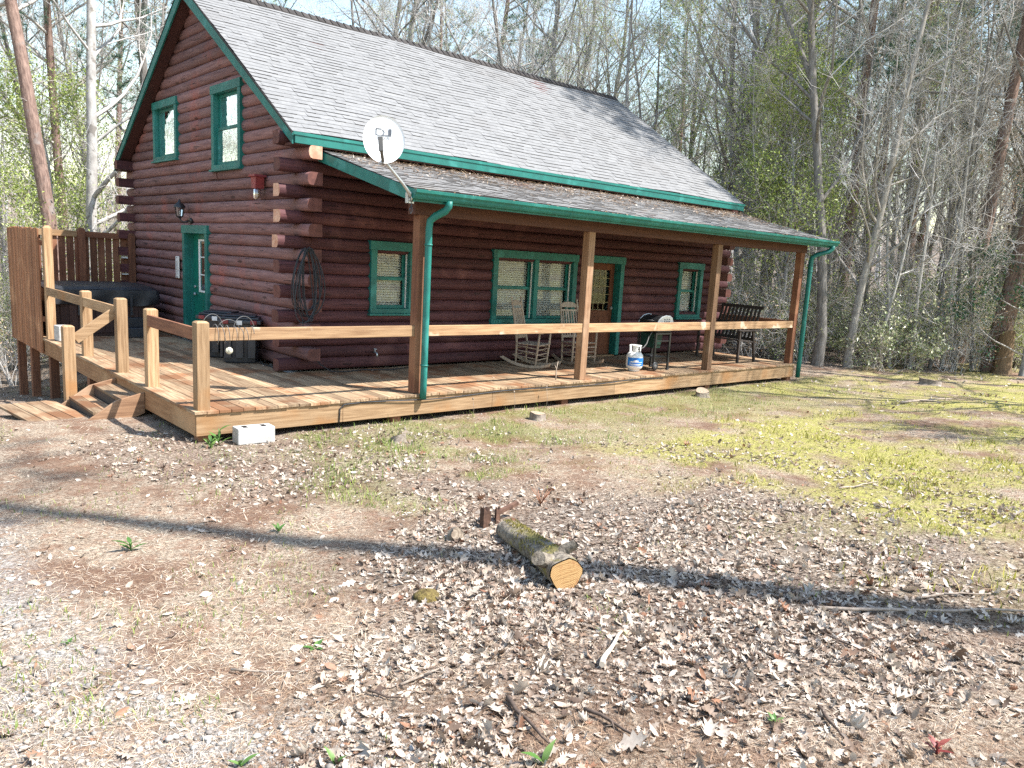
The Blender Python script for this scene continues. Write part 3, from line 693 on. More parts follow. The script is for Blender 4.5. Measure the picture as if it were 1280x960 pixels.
# satellite dish
t = thing('satellite_dish', 'round white satellite dish on a bent mast at the porch roof corner', 'satellite dish', (.17,-2.60,2.62))
C_ = Vector((-.46,-.12,.55)); aim = Vector((-.42,-.88,.20)).normalized()
sd = Vector((0,0,1)).cross(aim).normalized(); up = aim.cross(sd).normalized()
MD = Matrix((( sd[0],up[0],aim[0]),(sd[1],up[1],aim[1]),(sd[2],up[2],aim[2])))
def dish(mb):
    rows = 9; n = 48; P = []
    for s in (1, -1):
        for i in range(rows+1):
            q = i/rows
            for j in range(n):
                a = 2*math.pi*j/n; p = Vector((.245*q*math.cos(a), .285*q*math.sin(a), .055*q*q - (.0 if s > 0 else .008)))
                P.append(tuple(MD @ p + C_))
    K = (rows+1)*n
    fs = [(i*n+j,i*n+(j+1)%n,(i+1)*n+(j+1)%n,(i+1)*n+j) for i in range(rows) for j in range(n)]
    fs += [(K+i*n+j,K+(i+1)*n+j,K+(i+1)*n+(j+1)%n,K+i*n+(j+1)%n) for i in range(rows) for j in range(n)]
    fs += [(rows*n+j,K+rows*n+j,K+rows*n+(j+1)%n,rows*n+(j+1)%n) for j in range(n)]
    mb.add(P, fs, .5, 0, True)
rf = sub('reflector', M['dish'], t, dish)
def disht(x, y, lift=.006): 
    q = (x/.245)**2+(y/.285)**2; return MD @ Vector((-x, y, .055*q+lift)) + C_
MT = MD.copy()
def text_mesh(body, size, name, m, parent, loc, rot3, ext=.0015, align='CENTER'):
    cu = bpy.data.curves.new(name, 'FONT'); cu.body = body; cu.size = size; cu.align_x = align; cu.align_y = 'CENTER'; cu.extrude = ext
    tmp = bpy.data.objects.new(name, cu); COL.objects.link(tmp); bpy.context.view_layer.update()
    me = bpy.data.meshes.new_from_object(tmp.evaluated_get(bpy.context.evaluated_depsgraph_get())); bpy.data.objects.remove(tmp)
    me.materials.clear(); me.materials.append(m)
    o = bpy.data.objects.new(name, me); COL.objects.link(o); o.parent = parent
    o.matrix_local = Matrix.Translation(loc) @ rot3.to_4x4(); return o
flip = Matrix(((sd[0],up[0],aim[0]),(sd[1],up[1],aim[1]),(sd[2],up[2],aim[2])))
# logo: a framed D beside a solid bar, small letters below
def logo(mb):
    def q(x0,x1,y0,y1): mb.add([tuple(flip @ Vector((x,y,.055*((x/.245)**2+(y/.285)**2)+.004)) + C_) for x,y in ((x0,y0),(x1,y0),(x1,y1),(x0,y1))], [(0,1,2,3)])
    q(-.095,-.081,.055,.138); q(-.081,.02,.055,.066); q(-.081,-.02,.127,.138)
    for k in range(10):
        a0, a1 = -math.pi/2+math.pi*k/10, -math.pi/2+math.pi*(k+1)/10
        P = [(-.02+r*math.cos(a), .094+r*math.sin(a)) for r, a in ((.021,a0),(.033,a0),(.033,a1),(.021,a1))]
        mb.add([tuple(flip @ Vector((x,y,.055*((x/.245)**2+(y/.285)**2)+.0045)) + C_) for x,y in P], [(0,1,2,3)])
    q(.055,.092,.07,.138); q(.02,.092,.055,.068)
sub('emblem', M['ink'], t, logo)
text_mesh('DIRECTV', .040, 'lettering', M['ink'], t, flip @ Vector((0,.026,.0085)) + C_, flip)
bt = MD @ Vector((0,-.285,.03)) + C_
lnb = MD @ Vector((-.07,-.10,.30)) + C_
sub('mast', M['steel'], t, lambda mb: mb.tube([(.0,-.035,-.06),(-.02,-.06,-.02),tuple(Vector((-.14,-.06,.10))),tuple(MD @ Vector((0,-.20,-.06)) + C_),tuple(MD @ Vector((0,-.05,-.06)) + C_)],.019,10))
sub('feed_arm', M['grey'], t, lambda mb: mb.bar(tuple(MD @ Vector((.0,-.27,.0)) + C_), tuple(MD @ Vector((-.055,-.20,.27)) + C_), .035, .04), .006)
sub('feed_horn', M['grey'], t, lambda mb: (mb.bar(tuple(MD @ Vector((-.055,-.22,.27)) + C_), tuple(MD @ Vector((-.07,-.06,.30)) + C_), .05, .055), mb.tube([tuple(MD @ Vector((-.065,-.09,.29)) + C_), tuple(MD @ Vector((-.06,-.08,.24)) + C_)],.03,12)), .008)
sub('mount_bracket', M['steel'], t, lambda mb: (mb.box(-.04,.06,-.03,.02,-.13,.0), mb.tube([(0,-.035,-.1),(0.01,-.045,-.06),(0,-.035,.0)],.022,8), mb.bar((.04,-.02,-.12),(-.10,-.055,.06),.02,.008)), .003)
sub('cable', M['cable'], t, lambda mb: mb.tube([(-.02,-.05,-.02),(.0,-.06,-.12),(.02,-.055,-.22),(.0,-.05,-.26),(-.02,-.055,-.2),(.03,-.03,-.14)],.006,6))

# rocking chairs
def rocking_chair(label, x, y, rz, tilt):
    t = thing('rocking_chair', label, 'rocking chair', (x,y,.004), rz, 'wooden rocking chairs on the porch')
    tl = tilt; Rt = Matrix.Translation((0,.0,.06)) @ Matrix.Rotation(tl, 4, 'X') @ Matrix.Translation((0,0,-.06))
    T = lambda p: tuple(Rt @ Vector(p))
    def S(name, f, bevel=.003): 
        mb = MB(); f(mb); mb.v = [T(p) for p in mb.v]; return mb.build(name, M['rock_wood'], t, bevel=bevel)
    for s in (-1,1):
        S('rocker', lambda mb: mb.prism([(s*.26-.014, .0+r*math.sin(a), 1.25-r*math.cos(a)) for r, k in ((1.25,1),(1.20,-1)) for a in np.linspace(-.38*k,.42*k,11)], (.028,0,0)))
        S('front_leg', lambda mb: (mb.tube([(s*.255,-.20,.055),(s*.255,-.205,.42),(s*.255,-.21,.64)],[.017,.022,.018],8),))
        S('back_post', lambda mb: (mb.tube([(s*.225,.20,.06),(s*.222,.225,.42),(s*.20,.33,.80),(s*.19,.43,1.14),(s*.19,.437,1.17)],[.017,.022,.02,.017,.013],8), mb.lathe([(.012,0),(.02,.015),(.012,.035),(0,.04)],(s*.19,.44,1.165),8)))
        S('armrest', lambda mb: mb.prism([(s*.275-.045,-.27,.64),(s*.275+.045,-.27,.64),(s*.275+.04,0,.645),(s*.25+.02,.27,.63),(s*.25-.025,.27,.63),(s*.275-.035,0,.645)],(0,0,.022)))
        for z in (.18,.28,.36): S('side_rung', lambda mb: mb.tube([(s*.25,-.20,z),(s*.225,.21,z)],.010,6))
    S('seat', lambda mb: [mb.box(-.25,.25,-.24+.052*k,-.24+.052*k+.046,.415-.003*k,.433-.003*k) for k in range(9)])
    for z in (.16,.25,.34): S('front_rung', lambda mb: mb.tube([(-.255,-.203,z),(.255,-.203,z)],.011,6))
    S('back_rung', lambda mb: (mb.tube([(-.225,.21,.2),(.225,.21,.2)],.010,6), mb.tube([(-.225,.212,.32),(.225,.212,.32)],.010,6)))
    S('head_rail', lambda mb: (mb.prism([(-.19,.405,1.04),(.19,.405,1.04),(.19,.42,1.09),(.10,.432,1.135),(0,.435,1.145),(-.10,.432,1.135),(-.19,.42,1.09)],(0,.022,0)), mb.bar((-.19,.392,.985),(.19,.392,.985),.02,.035), mb.bar((-.21,.25,.50),(.21,.25,.50),.02,.045)))
    for k in range(6):
        u = -.14+.056*k; S('back_slat', lambda mb: mb.bar((u*1.08,.252,.51),(u,.39,.98),.030,.012,up=(0,1,0)))
    return t
rocking_chair('grey brown slatted rocking chair turned sideways, farther from the front door', 4.14, -.72, R(24), .07)
rocking_chair('grey brown slatted rocking chair beside the second porch post, facing the yard', 5.28, -.78, R(-12), 0)

# gas grill, turned end-on to the yard
t = thing('gas_grill', 'black gas grill with silver end cap on two-wheeled cart on the porch', 'grill', (6.30,-1.76,.004), R(-2)); t.scale = (.94,.80,.97)
sub('cart_frame', M['blackmetal'], t, lambda mb: (mb.bar((-.21,-.26,.06),(-.21,-.26,.72),.042,.042,up=(0,1,0)), mb.bar((.21,-.26,.0),(.21,-.26,.72),.042,.042,up=(0,1,0)), mb.bar((-.21,.26,.06),(-.21,.26,.72),.042,.042,up=(0,1,0)), mb.bar((.21,.26,.0),(.21,.26,.72),.042,.042,up=(0,1,0)),
   mb.bar((-.21,-.26,.70),(.21,-.26,.70),.03,.03), mb.bar((-.21,-.26,.56),(.21,-.26,.56),.02,.02), mb.bar((-.21,-.26,.13),(.21,-.26,.13),.02,.02)), .003)
sub('bottom_shelf', M['blackmetal'], t, lambda mb: (mb.box(-.2,.2,-.25,.25,.24,.255), [mb.tube([(-.2,-.24+.06*k,.258),(.2,-.24+.06*k,.258)],.005,5) for k in range(9)]))
for y in (-.30,.30):
    w = sub('wheel', M['blackmetal'], t, lambda mb: mb.lathe([(.045,-.022),(.075,-.022),(.083,-.012),(.083,.012),(.075,.022),(.045,.022)],(-.21,y,.084),24,M=Matrix.Rotation(R(90),3,'X')))
    sub('hub', M['grey'], w, lambda mb: (mb.lathe([(0,-.018),(.046,-.018),(.046,.018),(0,.018)],(-.21,y,.084),20,M=Matrix.Rotation(R(90),3,'X')), [mb.box(-.215,-.205,y-.021,y+.021,.048,.12)]), )
for y in (-.26,.26): sub('foot', M['black'], t, lambda mb: mb.box(.18,.245,y-.03,y+.03,.0,.03), .006)
def fire(mb):
    P = []; 
    for z, a, b in ((.70,.16,.24),(.74,.215,.29),(.86,.24,.31),(.875,.25,.32)):
        P += [(-a,-b,z),(a,-b,z),(a,b,z),(-a,b,z)]
    mb.add(P, [(4*l+i,4*l+(i+1)%4,4*l+4+(i+1)%4,4*l+4+i) for l in range(3) for i in range(4)]+[(3,2,1,0),(12,13,14,15)], .5)
sub('firebox', M['blackmetal'], t, fire, .01)
lp = [(-.24,.88),(.23,.88),(.235,.93),(.20,1.0),(.13,1.035),(.02,1.045),(-.10,1.02),(-.19,.96)]
lid = sub('lid', M['blackmetal'], t, lambda mb: mb.prism([(x,-.27,z) for x,z in lp],(0,.54,0)), .012)
for y in (-.30,.271): sub('end_cap', M['steel'], lid, lambda mb: mb.prism([(x*1.03,y,.885+(z-.88)*1.04) for x,z in lp],(0,.029,0)), .01)
sub('vent', M['black'], lid, lambda mb: [mb.box(-.04+.065*i,-.01+.065*i,-.3035,-.300,.925+.04*j,.948+.04*j) for i in range(3) for j in range(2)])
sub('handle', M['blackmetal'], lid, lambda mb: (mb.tube([(-.29,-.2,.95),(-.29,.2,.95)],.013,8), mb.tube([(-.19,-.18,.94),(-.29,-.18,.95)],.01,6), mb.tube([(-.19,.18,.94),(-.29,.18,.95)],.01,6)))
sub('control_panel', M['blackmetal'], t, lambda mb: (mb.box(-.29,-.251,-.29,.29,.76,.86), [mb.tube([(-.29,y,.81),(-.315,y,.81)],.022,12) for y in (-.15,0,.15)]), .006)
sub('heat_box', pmat('dark_green_enamel',(.01,.04,.03),None,ns=5,rough=.4,bump=0,var=.1), t, lambda mb: mb.prism([(-.20,-.2,.42),(.0,-.2,.42),(.06,-.2,.70),(-.20,-.2,.70)],(0,.42,0)), .008)
# propane cylinder
t = thing('propane_tank', 'white propane cylinder with a blue label beside the gas grill', 'gas cylinder', (5.66,-1.86,.004), R(-25))
sub('tank_body', M['white'], t, lambda mb: mb.lathe([(.0,.028),(.10,.028),(.135,.05),(.152,.09),(.155,.14),(.155,.25),(.15,.29),(.12,.335),(.07,.355),(.03,.36),(0,.36)],(0,0,0),32))
sub('foot_ring', M['white'], t, lambda mb: mb.lathe([(.10,.0),(.104,.0),(.104,.06),(.098,.06)],(0,0,0),28))
sub('collar', M['white'], t, lambda mb: ([mb.add([(.10*math.cos(a),.10*math.sin(a),.33),(.10*math.cos(b),.10*math.sin(b),.33),(.105*math.cos(b),.105*math.sin(b),.46),(.105*math.cos(a),.105*math.sin(a),.46),(.095*math.cos(a),.095*math.sin(a),.33),(.095*math.cos(b),.095*math.sin(b),.33),(.10*math.cos(b),.10*math.sin(b),.46),(.10*math.cos(a),.10*math.sin(a),.46)],[(0,1,2,3),(5,4,7,6),(3,2,6,7),(0,4,5,1),(1,5,6,2),(0,3,7,4)],.5) for k in range(22) for a,b in [(k*.245-2.5,k*.245-2.5+.245)] if k not in (4,5,10,11,16,17)], mb.tube([(.103*math.cos(a),.103*math.sin(a),.465) for a in np.linspace(-2.5,2.9,40)],.011,8)))
sub('valve', M['steel'], t, lambda mb: (mb.tube([(0,0,.35),(0,0,.42)],.02,10), mb.tube([(0,0,.39),(.07,0,.395)],.014,8), mb.lathe([(0,.42),(.03,.422),(.032,.435),(0,.44)],(0,0,0),14)))
lb = sub('label_wrap', M['blue'], t, lambda mb: mb.add([(.1565*math.cos(a),.1565*math.sin(a),z) for z in (.105,.255) for a in np.linspace(R(-165),R(-30),25)], [(i,i+1,26+i,25+i) for i in range(24)], .5, 0, True))
sub('label_print', M['white'], lb, lambda mb: [mb.add([(.1575*math.cos(a),.1575*math.sin(a),z) for z, s in ((z0,0),(z1,1)) for a in np.linspace(R(a0),R(a1),11)], [(i,i+1,12+i,11+i) for i in range(10)], .5) for (z0,z1,a0,a1) in ((.132,.142,-150,-62),(.118,.124,-135,-75),(.180,.190,-140,-95),(.19,.205,-120,-85),(.168,.176,-150,-55),(.205,.213,-112,-96))])
sub('gas_hose', M['grey'], t, lambda mb: mb.tube([(.07,0,.395),(.16,.0,.43),(.24,.05,.50),(.30,.1,.62),(.40,.14,.74)],.011,6))
# slatted bench at the far end
t = thing('porch_bench', 'dark slatted wooden bench at the far end of the porch', 'bench', (9.55,-1.25,.004), R(-4)); t.scale = (1,.86,1)
lean = lambda z: .10+.30*(z-.42)
for k in range(11): 
    y = -.58+.116*k
    sub('back_slat', M['bench_wood'], t, lambda mb: mb.bar((lean(.50),y,.50),(lean(1.14),y,1.14),.062,.018,up=(1,0,0)))
for z, h in ((.48,.06),(.80,.05),(1.16,.07)): sub('back_rail', M['bench_wood'], t, lambda mb: mb.bar((lean(z)+.02,-.66,z),(lean(z)+.02,.66,z),.03,h), .004)
sub('seat', M['bench_wood'], t, lambda mb: [mb.box(-.42+.085*k,-.345+.085*k,-.66,.66,.46-.008*k,.485-.008*k) for k in range(6)], .003)
for y in (-.64,.64):
    sub('leg', M['bench_wood'], t, lambda mb: mb.bar((-.38,y,0),(-.38,y,.66),.06,.045,up=(1,0,0)), .004)
    sub('leg', M['bench_wood'], t, lambda mb: mb.bar((.20,y,0),(.06,y,.70),.06,.045,up=(1,0,0)), .004)
    sub('armrest', M['bench_wood'], t, lambda mb: mb.box(-.44,.20,y-.045,y+.045,.66,.685), .005)
# little stick standing on the porch boards, cable on the rim
mb = MB(); mb.tube([(3.42,-2.12,.0),(3.44,-2.10,.10),(3.43,-2.11,.17),(3.47,-2.10,.30)],[.012,.011,.008,.004],6); mb.tube([(3.43,-2.11,.17),(3.40,-2.10,.24)],[.006,.003],5)
tag(mb.build('twig', M['rock_wood']), 'bare pale twig standing up at the porch edge before the chairs', 'twig')
mb = MB(); pts = [(-.62,-2.372,-.30),(-.61,-2.375,-.10),(-.55,-2.380,-.055)] + [(x,-2.376-.01*math.sin(x*3),-.05-.035*(math.sin(x*1.15+.4)**2)) for x in np.linspace(-.3,5.9,44)]
mb.tube(pts,.0075,6); tag(mb.build('deck_cable', M['cable']), 'thin dark cable sagging along the front rim board of the deck', 'cable')
# plates on the fence
for k, z in enumerate((1.54,1.18)):
    t = thing('fence_plate', ('upper' if k == 0 else 'lower')+' small pale square plate on the fence next to the cabin', 'plate', (-.245,7.90,z), 0, 'pale plates on the privacy fence')
    sub('panel', M['lens'], t, lambda mb: mb.box(-.07,.07,-.012,.048,-.11,.11), .006)
    sub('border', M['white'], t, lambda mb: (mb.box(-.075,.075,-.02,-.0125,.085,.115), mb.box(-.075,.075,-.02,-.0125,-.115,-.085)))
# white blocks
def cinder(name, label, loc, rz, s, tilt=0):
    t = thing(name, label, 'block', loc, rz)
    mb = MB(); a, b, c = s
    mb.box(-a,a,-b,b,0,c); o = mb.build('shell', M['block'], t, bevel=.012)
    if a > .18:
        for sx in (-.5,.5): sub('core_shade_patch', M['dark'], t, lambda mb: mb.box(sx*a-.03,sx*a+.03,-b*.55,b*.55,c-.0005,c+.0006))  # block is solid: flat dark patches stand in for the shade of holes
    return t
cinder('concrete_block', 'whitewashed concrete block lying against the front corner of the deck', (-1.80,-2.53,-.375), R(-3), (.215,.10,.19))
cinder('foam_block', 'pale square block on the deck by the tall fence post', (-2.17,4.72,.004), R(8), (.12,.12,.27))
# landing boards at the foot of the steps
t = thing('board_landing', 'weathered boards laid on the ground at the foot of the deck steps', 'boards', (-3.36,.30,-.43), R(6))
for k in range(4): sub('board', M['deck'], t, lambda mb: mb.box(-.33+.165*k,-.172+.165*k,-.74+.05*rnd.random(),.72+.05*rnd.random(),.0,.035+.003*k), .004)

# ---------------------------------------------------------------- terrain
CAM = np.array((-5.518,-11.197,1.853)); HEAD = math.atan2(.739,.674)
def sst(a, b, x): t = np.clip((x-a)/(b-a), 0, 1); return t*t*(3-2*t)
def vnoise(x, y, s, seed=0):
    x = np.asarray(x, float)*s + seed*17.13; y = np.asarray(y, float)*s - seed*9.7
    xi, yi = np.floor(x).astype(np.int64), np.floor(y).astype(np.int64); fx, fy = x-xi, y-yi
    def h(a, b):
        n = (a*374761393 + b*668265263 + seed*69069) & 0xffffffff; n = ((n ^ (n >> 13))*1274126177) & 0xffffffff
        return ((n ^ (n >> 16)) & 0xffff)/65535.0
    u, v = fx*fx*(3-2*fx), fy*fy*(3-2*fy)
    return (h(xi,yi)*(1-u)+h(xi+1,yi)*u)*(1-v) + (h(xi,yi+1)*(1-u)+h(xi+1,yi+1)*u)*v
def fbm(x, y, s, seed=0, o=4):
    r, a, t = 0, 1, 0
    for k in range(o): r = r + a*vnoise(x, y, s*2**k, seed+k); t += a; a *= .55
    return r/t
def gh(x, y):
    x, y = np.asarray(x, float), np.asarray(y, float)
    z = -.37 + .26*sst(-3.0,-10.0,y)
    w = sst(3.0,-2.6,x)
    z = z - w*np.clip(.135*(y+.4), 0, 1.55)
    z = z - (1-w)*.35*sst(6,16,y)
    d = np.hypot(x-4, y-2)
    z = z + np.clip((d-30)*.13, 0, 9)*sst(-20,14,x*.6+y*.55)
    z = z + .05*(fbm(x,y,.8,3)-.5) + .035*(fbm(x,y,3.1,5,3)-.5)
    return z
def zones(x, y):
    n1, n2, n3 = fbm(x,y,.55,11), fbm(x,y,1.6,21), fbm(x,y,.9,31)
    gravel = sst(.25,-.35, x + 4.25 - 1.3*(n1-.5) + .35*sst(-7.2,-8.6,y)*(-1) ) * sst(.6,-2.6,y+1.0+1.5*(n3-.5)) * (.35+.65*sst(.35,.6,n2))
    moss = sst(.1,1.9, x + .15 + 2.4*(n1-.5)) * sst(-3.8,-5.4,y + 1.8*(n3-.5)) * sst(.36,.58,n2*.7+n1*.3)
    moss = np.maximum(moss, .7*sst(7,9,x)*sst(.42,.6,n2)*sst(-1.5,-3,y))
    ex = wood_edge(x); woods = sst(-.3,.8, y - ex + 1.2*(n1-.5))
    leaf = sst(.0,.9, 2.1 - np.hypot((x+.9)/1.6, (y+8.2)/1.2)*1.0 + 1.3*(n3-.5))
    leaf = np.maximum(leaf, .75*sst(.5,.62,n2)*sst(-5.2,-4.2,y)*sst(4,1.5,x)*sst(-3.6,-2.4,x))
    leaf = np.maximum(leaf, .55*sst(.52,.66,n1)); leaf = np.clip(np.maximum(np.maximum(leaf*(1-.55*moss), .65*moss*sst(.42,.6,n2)), woods), 0, 1)*(1-.8*gravel)
    grass = sst(-4.9,-3.5,y+1.6*(n3-.5))*sst(-2.35,-2.45,y)*sst(-2.2,-.9,x)*sst(12.5,9.5,x)*sst(.26,.48,n2)
    grass = np.maximum(grass, .6*sst(.56,.7,n2)*sst(-6.4,-5.4,y)*sst(-2.6,-1.8,x)*sst(1.2,.2,x))
    grass = np.maximum(grass, .5*sst(.5,.66,n1)*sst(-3.6,-4.4,x)*sst(-7.2,-6.0,y))
    return gravel, moss, leaf, grass*(1-woods), woods
EX = np.array([(-60,3.5),(-9,4.0),(-5.2,5.5),(-3.6,9),(-2,10.2),(10,10.2),(11.6,3),(12.2,.2),(13.4,-1.5),(15.1,-2.8),(18.6,-4.1),(24,-5.5),(60,-14)])
def wood_edge(x): return np.interp(x, EX[:,0], EX[:,1])
def axis(lo, hi, c0, c1, fine):
    a = [c1]; s = fine
    while a[-1] < hi: s *= 1.14; a.append(a[-1]+s)
    b = [c0]; s = fine
    while b[-1] > lo: s *= 1.14; b.append(b[-1]-s)
    return np.array(b[::-1][:-1] + list(np.arange(c0, c1, fine)) + a)
gx, gy = axis(-420,420,-9,18,.11), axis(-420,420,-12.5,11,.11)
GX, GY = np.meshgrid(gx, gy, indexing='ij'); GZ = gh(GX, GY)
nx, ny = GX.shape; idx = np.arange(nx*ny).reshape(nx, ny)
F = np.stack([idx[:-1,:-1].ravel(), idx[1:,:-1].ravel(), idx[1:,1:].ravel(), idx[:-1,1:].ravel()], 1)
zg, zm, zl, zgr, zw = zones(GX.ravel(), GY.ravel())
def ground_mat():
    t = NT('ground_soil_and_litter'); p = t.coord()
    f0 = t.noise(p, 1.1, 5, .65); f1 = t.noise(p, 38, 5, .75); f2 = t.noise(p, 9, 4, .65); f3 = t.noise(p, 150, 2, .6)
    straw = t.mix(t.ramp(f1,.38,.62), (.17,.12,.085), (.46,.38,.29)); straw = t.mix(t.ramp(f2,.45,.7), straw, (.28,.175,.12)); straw = t.mix(t.math('MULTIPLY', t.ramp(f0,.44,.62), .85), straw, (.17,.095,.062))
    leaf = t.mix(t.ramp(f1,.42,.58), (.075,.054,.042), (.34,.275,.22))
    moss = t.mix(t.ramp(f1,.36,.62), (.17,.15,.05), (.42,.39,.12)); moss = t.mix(t.ramp(f2,.5,.68), moss, (.34,.27,.15))
    grav = t.mix(t.ramp(f1,.40,.60), (.17,.15,.13), (.50,.48,.455)); grav = t.mix(t.ramp(f2,.52,.66), grav, (.36,.25,.17))
    gras = t.mix(t.ramp(f1,.38,.60), (.16,.12,.06), (.20,.24,.05))
    c = t.mix(t.attr('leaf'), straw, leaf); c = t.mix(t.attr('grass'), c, gras); c = t.mix(t.attr('moss'), c, moss); c = t.mix(t.attr('gravel'), c, grav)
    t.val(t.b.inputs['Base Color'], c); t.b.inputs['Roughness'].default_value = .95; t.b.inputs['Specular IOR Level'].default_value = .15
    t.bump(t.math('ADD', f1, t.math('MULTIPLY', f3, .5)), .9, .03); return t.mat
g = np_mesh('ground', np.stack([GX.ravel(), GY.ravel(), GZ.ravel()], 1), F, ground_mat(), smooth=True, extra=dict(gravel=zg, moss=zm, leaf=zl, grass=zgr*.6))
tag(g, 'yard of straw, gravel, moss and leaf litter sloping round the cabin', 'ground', kind='structure')

# ---------------------------------------------------------------- scatter
def sample(n, r0, r1, dens, seed, half=R(47), uni=False):
    q = np.random.default_rng(seed)
    r = np.sqrt(q.uniform(r0*r0, r1*r1, n)) if uni else r0*(r1/r0)**q.random(n); a = HEAD + q.uniform(-half, half, n)
    x, y = CAM[0]+r*np.cos(a), CAM[1]+r*np.sin(a)
    ok = ~((x > -2.36) & (x < 10.44) & (y > -2.33) & (y < 8.1)) & ~((x > -3.1)&(x < -2.2)&(y > -.6)&(y < .95)) & ~((x > -3.75)&(x < -3)&(y > -.5)&(y < 1.1))
    x, y, r = x[ok], y[ok], r[ok]
    k = q.random(len(x)) < dens(x, y); return x[k], y[k], r[k], q
def rotm(yaw, tilt, tdir):
    c, s = np.cos(yaw), np.sin(yaw); Z = np.zeros_like(c); O = np.ones_like(c)
    Rz = np.stack([np.stack([c,-s,Z],-1), np.stack([s,c,Z],-1), np.stack([Z,Z,O],-1)],-2)
    ax, ay = np.cos(tdir), np.sin(tdir); ct, st = np.cos(tilt), np.sin(tilt)
    K = np.stack([np.stack([ct+ax*ax*(1-ct), ax*ay*(1-ct), ay*st],-1), np.stack([ax*ay*(1-ct), ct+ay*ay*(1-ct), -ax*st],-1), np.stack([-ay*st, ax*st, ct],-1)],-2)
    return K @ Rz
def scatter_poly(name, mat, tv, tf, x, y, z, s, q, tilt=.5, sz=None, parent=None, curl=None, rv=None):
    n = len(x); k = len(tv); Mx = rotm(q.uniform(0,6.28,n), np.abs(q.normal(0,tilt,n)).clip(0,1.3), q.uniform(0,6.28,n))
    T = np.repeat(np.asarray(tv, float)[None], n, 0)
    T[:,:,1] *= q.uniform(.7,1.15,n)[:,None]
    if curl is not None: T[:,:,2] += q.uniform(-.3,1,n)[:,None]*curl*(T[:,:,1]**2*2.2 + T[:,:,0]**2*.7)
    V = np.einsum('nij,nkj->nki', Mx, T*s[:,None,None])
    lo = V[:,:,2].min(1); V[:,:,2] += -lo[:,None]*.8 + np.asarray(z)[:,None]; V[:,:,0] += x[:,None]; V[:,:,1] += y[:,None]
    off = (np.arange(n)*k)[:,None]
    Fs = [(off[:,:,None] + np.asarray(f)[None]).reshape(-1, np.asarray(f).shape[-1]) for f in tf]
    r = q.random(n) if rv is None else rv
    return np_mesh(name, V.reshape(-1,3), Fs, mat, parent, rv=np.repeat(r, k))
def ramp_mat(name, stops, rough=.8, spec=.25, trans=0.0, fine=30):
    t = NT(name); cr = t.new('ShaderNodeValToRGB'); e = cr.color_ramp.elements
    while len(e) > 1: e.remove(e[-1])
    for i, (p, c) in enumerate(stops):
        el = e[0] if i == 0 else e.new(p)
        el.position = p; el.color = (*c, 1)
    t.link(t.attr(), cr.inputs[0]); n = t.noise(t.coord(), fine, 2)
    c = t.mix(t.math('MULTIPLY', t.ramp(n,.35,.7), .35), cr.outputs[0], (.12,.07,.045)) if fine else cr.outputs[0]
    t.val(t.b.inputs['Base Color'], c); t.b.inputs['Roughness'].default_value = rough; t.b.inputs['Specular IOR Level'].default_value = spec
    if trans:
        tl = t.new('ShaderNodeBsdfTranslucent'); t.link(c, tl.inputs[0]); mx = t.new('ShaderNodeMixShader'); mx.inputs[0].default_value = trans
        t.link(t.b.outputs[0], mx.inputs[1]); t.link(tl.outputs[0], mx.inputs[2]); t.link(mx.outputs[0], t.out.inputs[0])
    return t.mat
LEAFM = ramp_mat('dry_oak_leaves', [(0,(.09,.06,.045)),(.14,(.18,.125,.09)),(.30,(.34,.265,.205)),(.52,(.48,.405,.335)),(.80,(.54,.475,.40)),(.94,(.42,.32,.24)),(.98,(.28,.14,.08)),(1,(.22,.10,.06))], .62, .35, .12)
STRAWM = ramp_mat('pine_straw', [(0,(.12,.072,.045)),(.3,(.29,.185,.115)),(.55,(.42,.30,.20)),(.75,(.54,.44,.33)),(1,(.64,.57,.47))], .7, .3, 0, 0)
oak = [(-.5,0,0),(-.30,.12,0),(-.26,.30,0),(-.12,.13,0),(.02,.36,0),(.12,.15,0),(.30,.28,0),(.34,.10,0),(.5,.02,0),(.33,-.11,0),(.26,-.30,0),(.1,-.14,0),(-.02,-.34,0),(-.14,-.12,0),(-.30,-.24,0),(-.32,-.08,0)]
mid = [(-.25,0,-.02),(0,0,-.035),(.22,0,-.025)]
oakv = oak + mid
oakt = [[(0,1,16),(1,2,16),(2,3,16),(3,17,16),(3,4,17),(4,5,17),(5,18,17),(5,6,18),(6,7,18),(7,8,18),(8,9,18),(9,10,18),(10,11,18),(11,17,18),(11,12,17),(12,13,17),(13,16,17),(13,14,16),(14,15,16),(15,0,16)]]
beech = [(-.5,0,0),(-.2,.2,0),(.15,.2,0),(.5,0,0),(.15,-.2,0),(-.2,-.2,0),(0,0,-.04)]
beecht = [[(0,1,6),(1,2,6),(2,3,6),(3,4,6),(4,5,6),(5,0,6)]]
ld = lambda x, y: (.04 + .96*zones(x,y)[2])*(.30+.70*sst(.36,.56,fbm(x,y,1.5,61,4)))
allz = []
x, y, r, q = sample(70000, 2.1, 10, ld, 1)
litter = scatter_poly('leaf_litter', LEAFM, oakv, oakt, x, y, gh(x,y)+.002, q.lognormal(-3.28,.42,len(x)).clip(.02,.12), q, .72, curl=2.2)
tag(litter, 'dry curled oak leaves strewn over the yard in front of the cabin', 'fallen leaves', kind='stuff')
x, y, r, q = sample(80000, 2.1, 34, ld, 2)
l2 = scatter_poly('leaf_litter', LEAFM, beech, beecht, x, y, gh(x,y)+.002, q.lognormal(-3.15,.4,len(x)).clip(.018,.08)*(1+.6*sst(8,22,r)), q, .62, curl=1.6)
tag(l2, 'small dry leaf fragments scattered across the yard and woodland floor', 'fallen leaves', kind='stuff')
sd_ = lambda x, y: np.clip(.95 - .25*zones(x,y)[0] - .35*zones(x,y)[1] - .3*zones(x,y)[2], .1, 1)
x, y, r, q = sample(300000, 2.1, 14, sd_, 3)
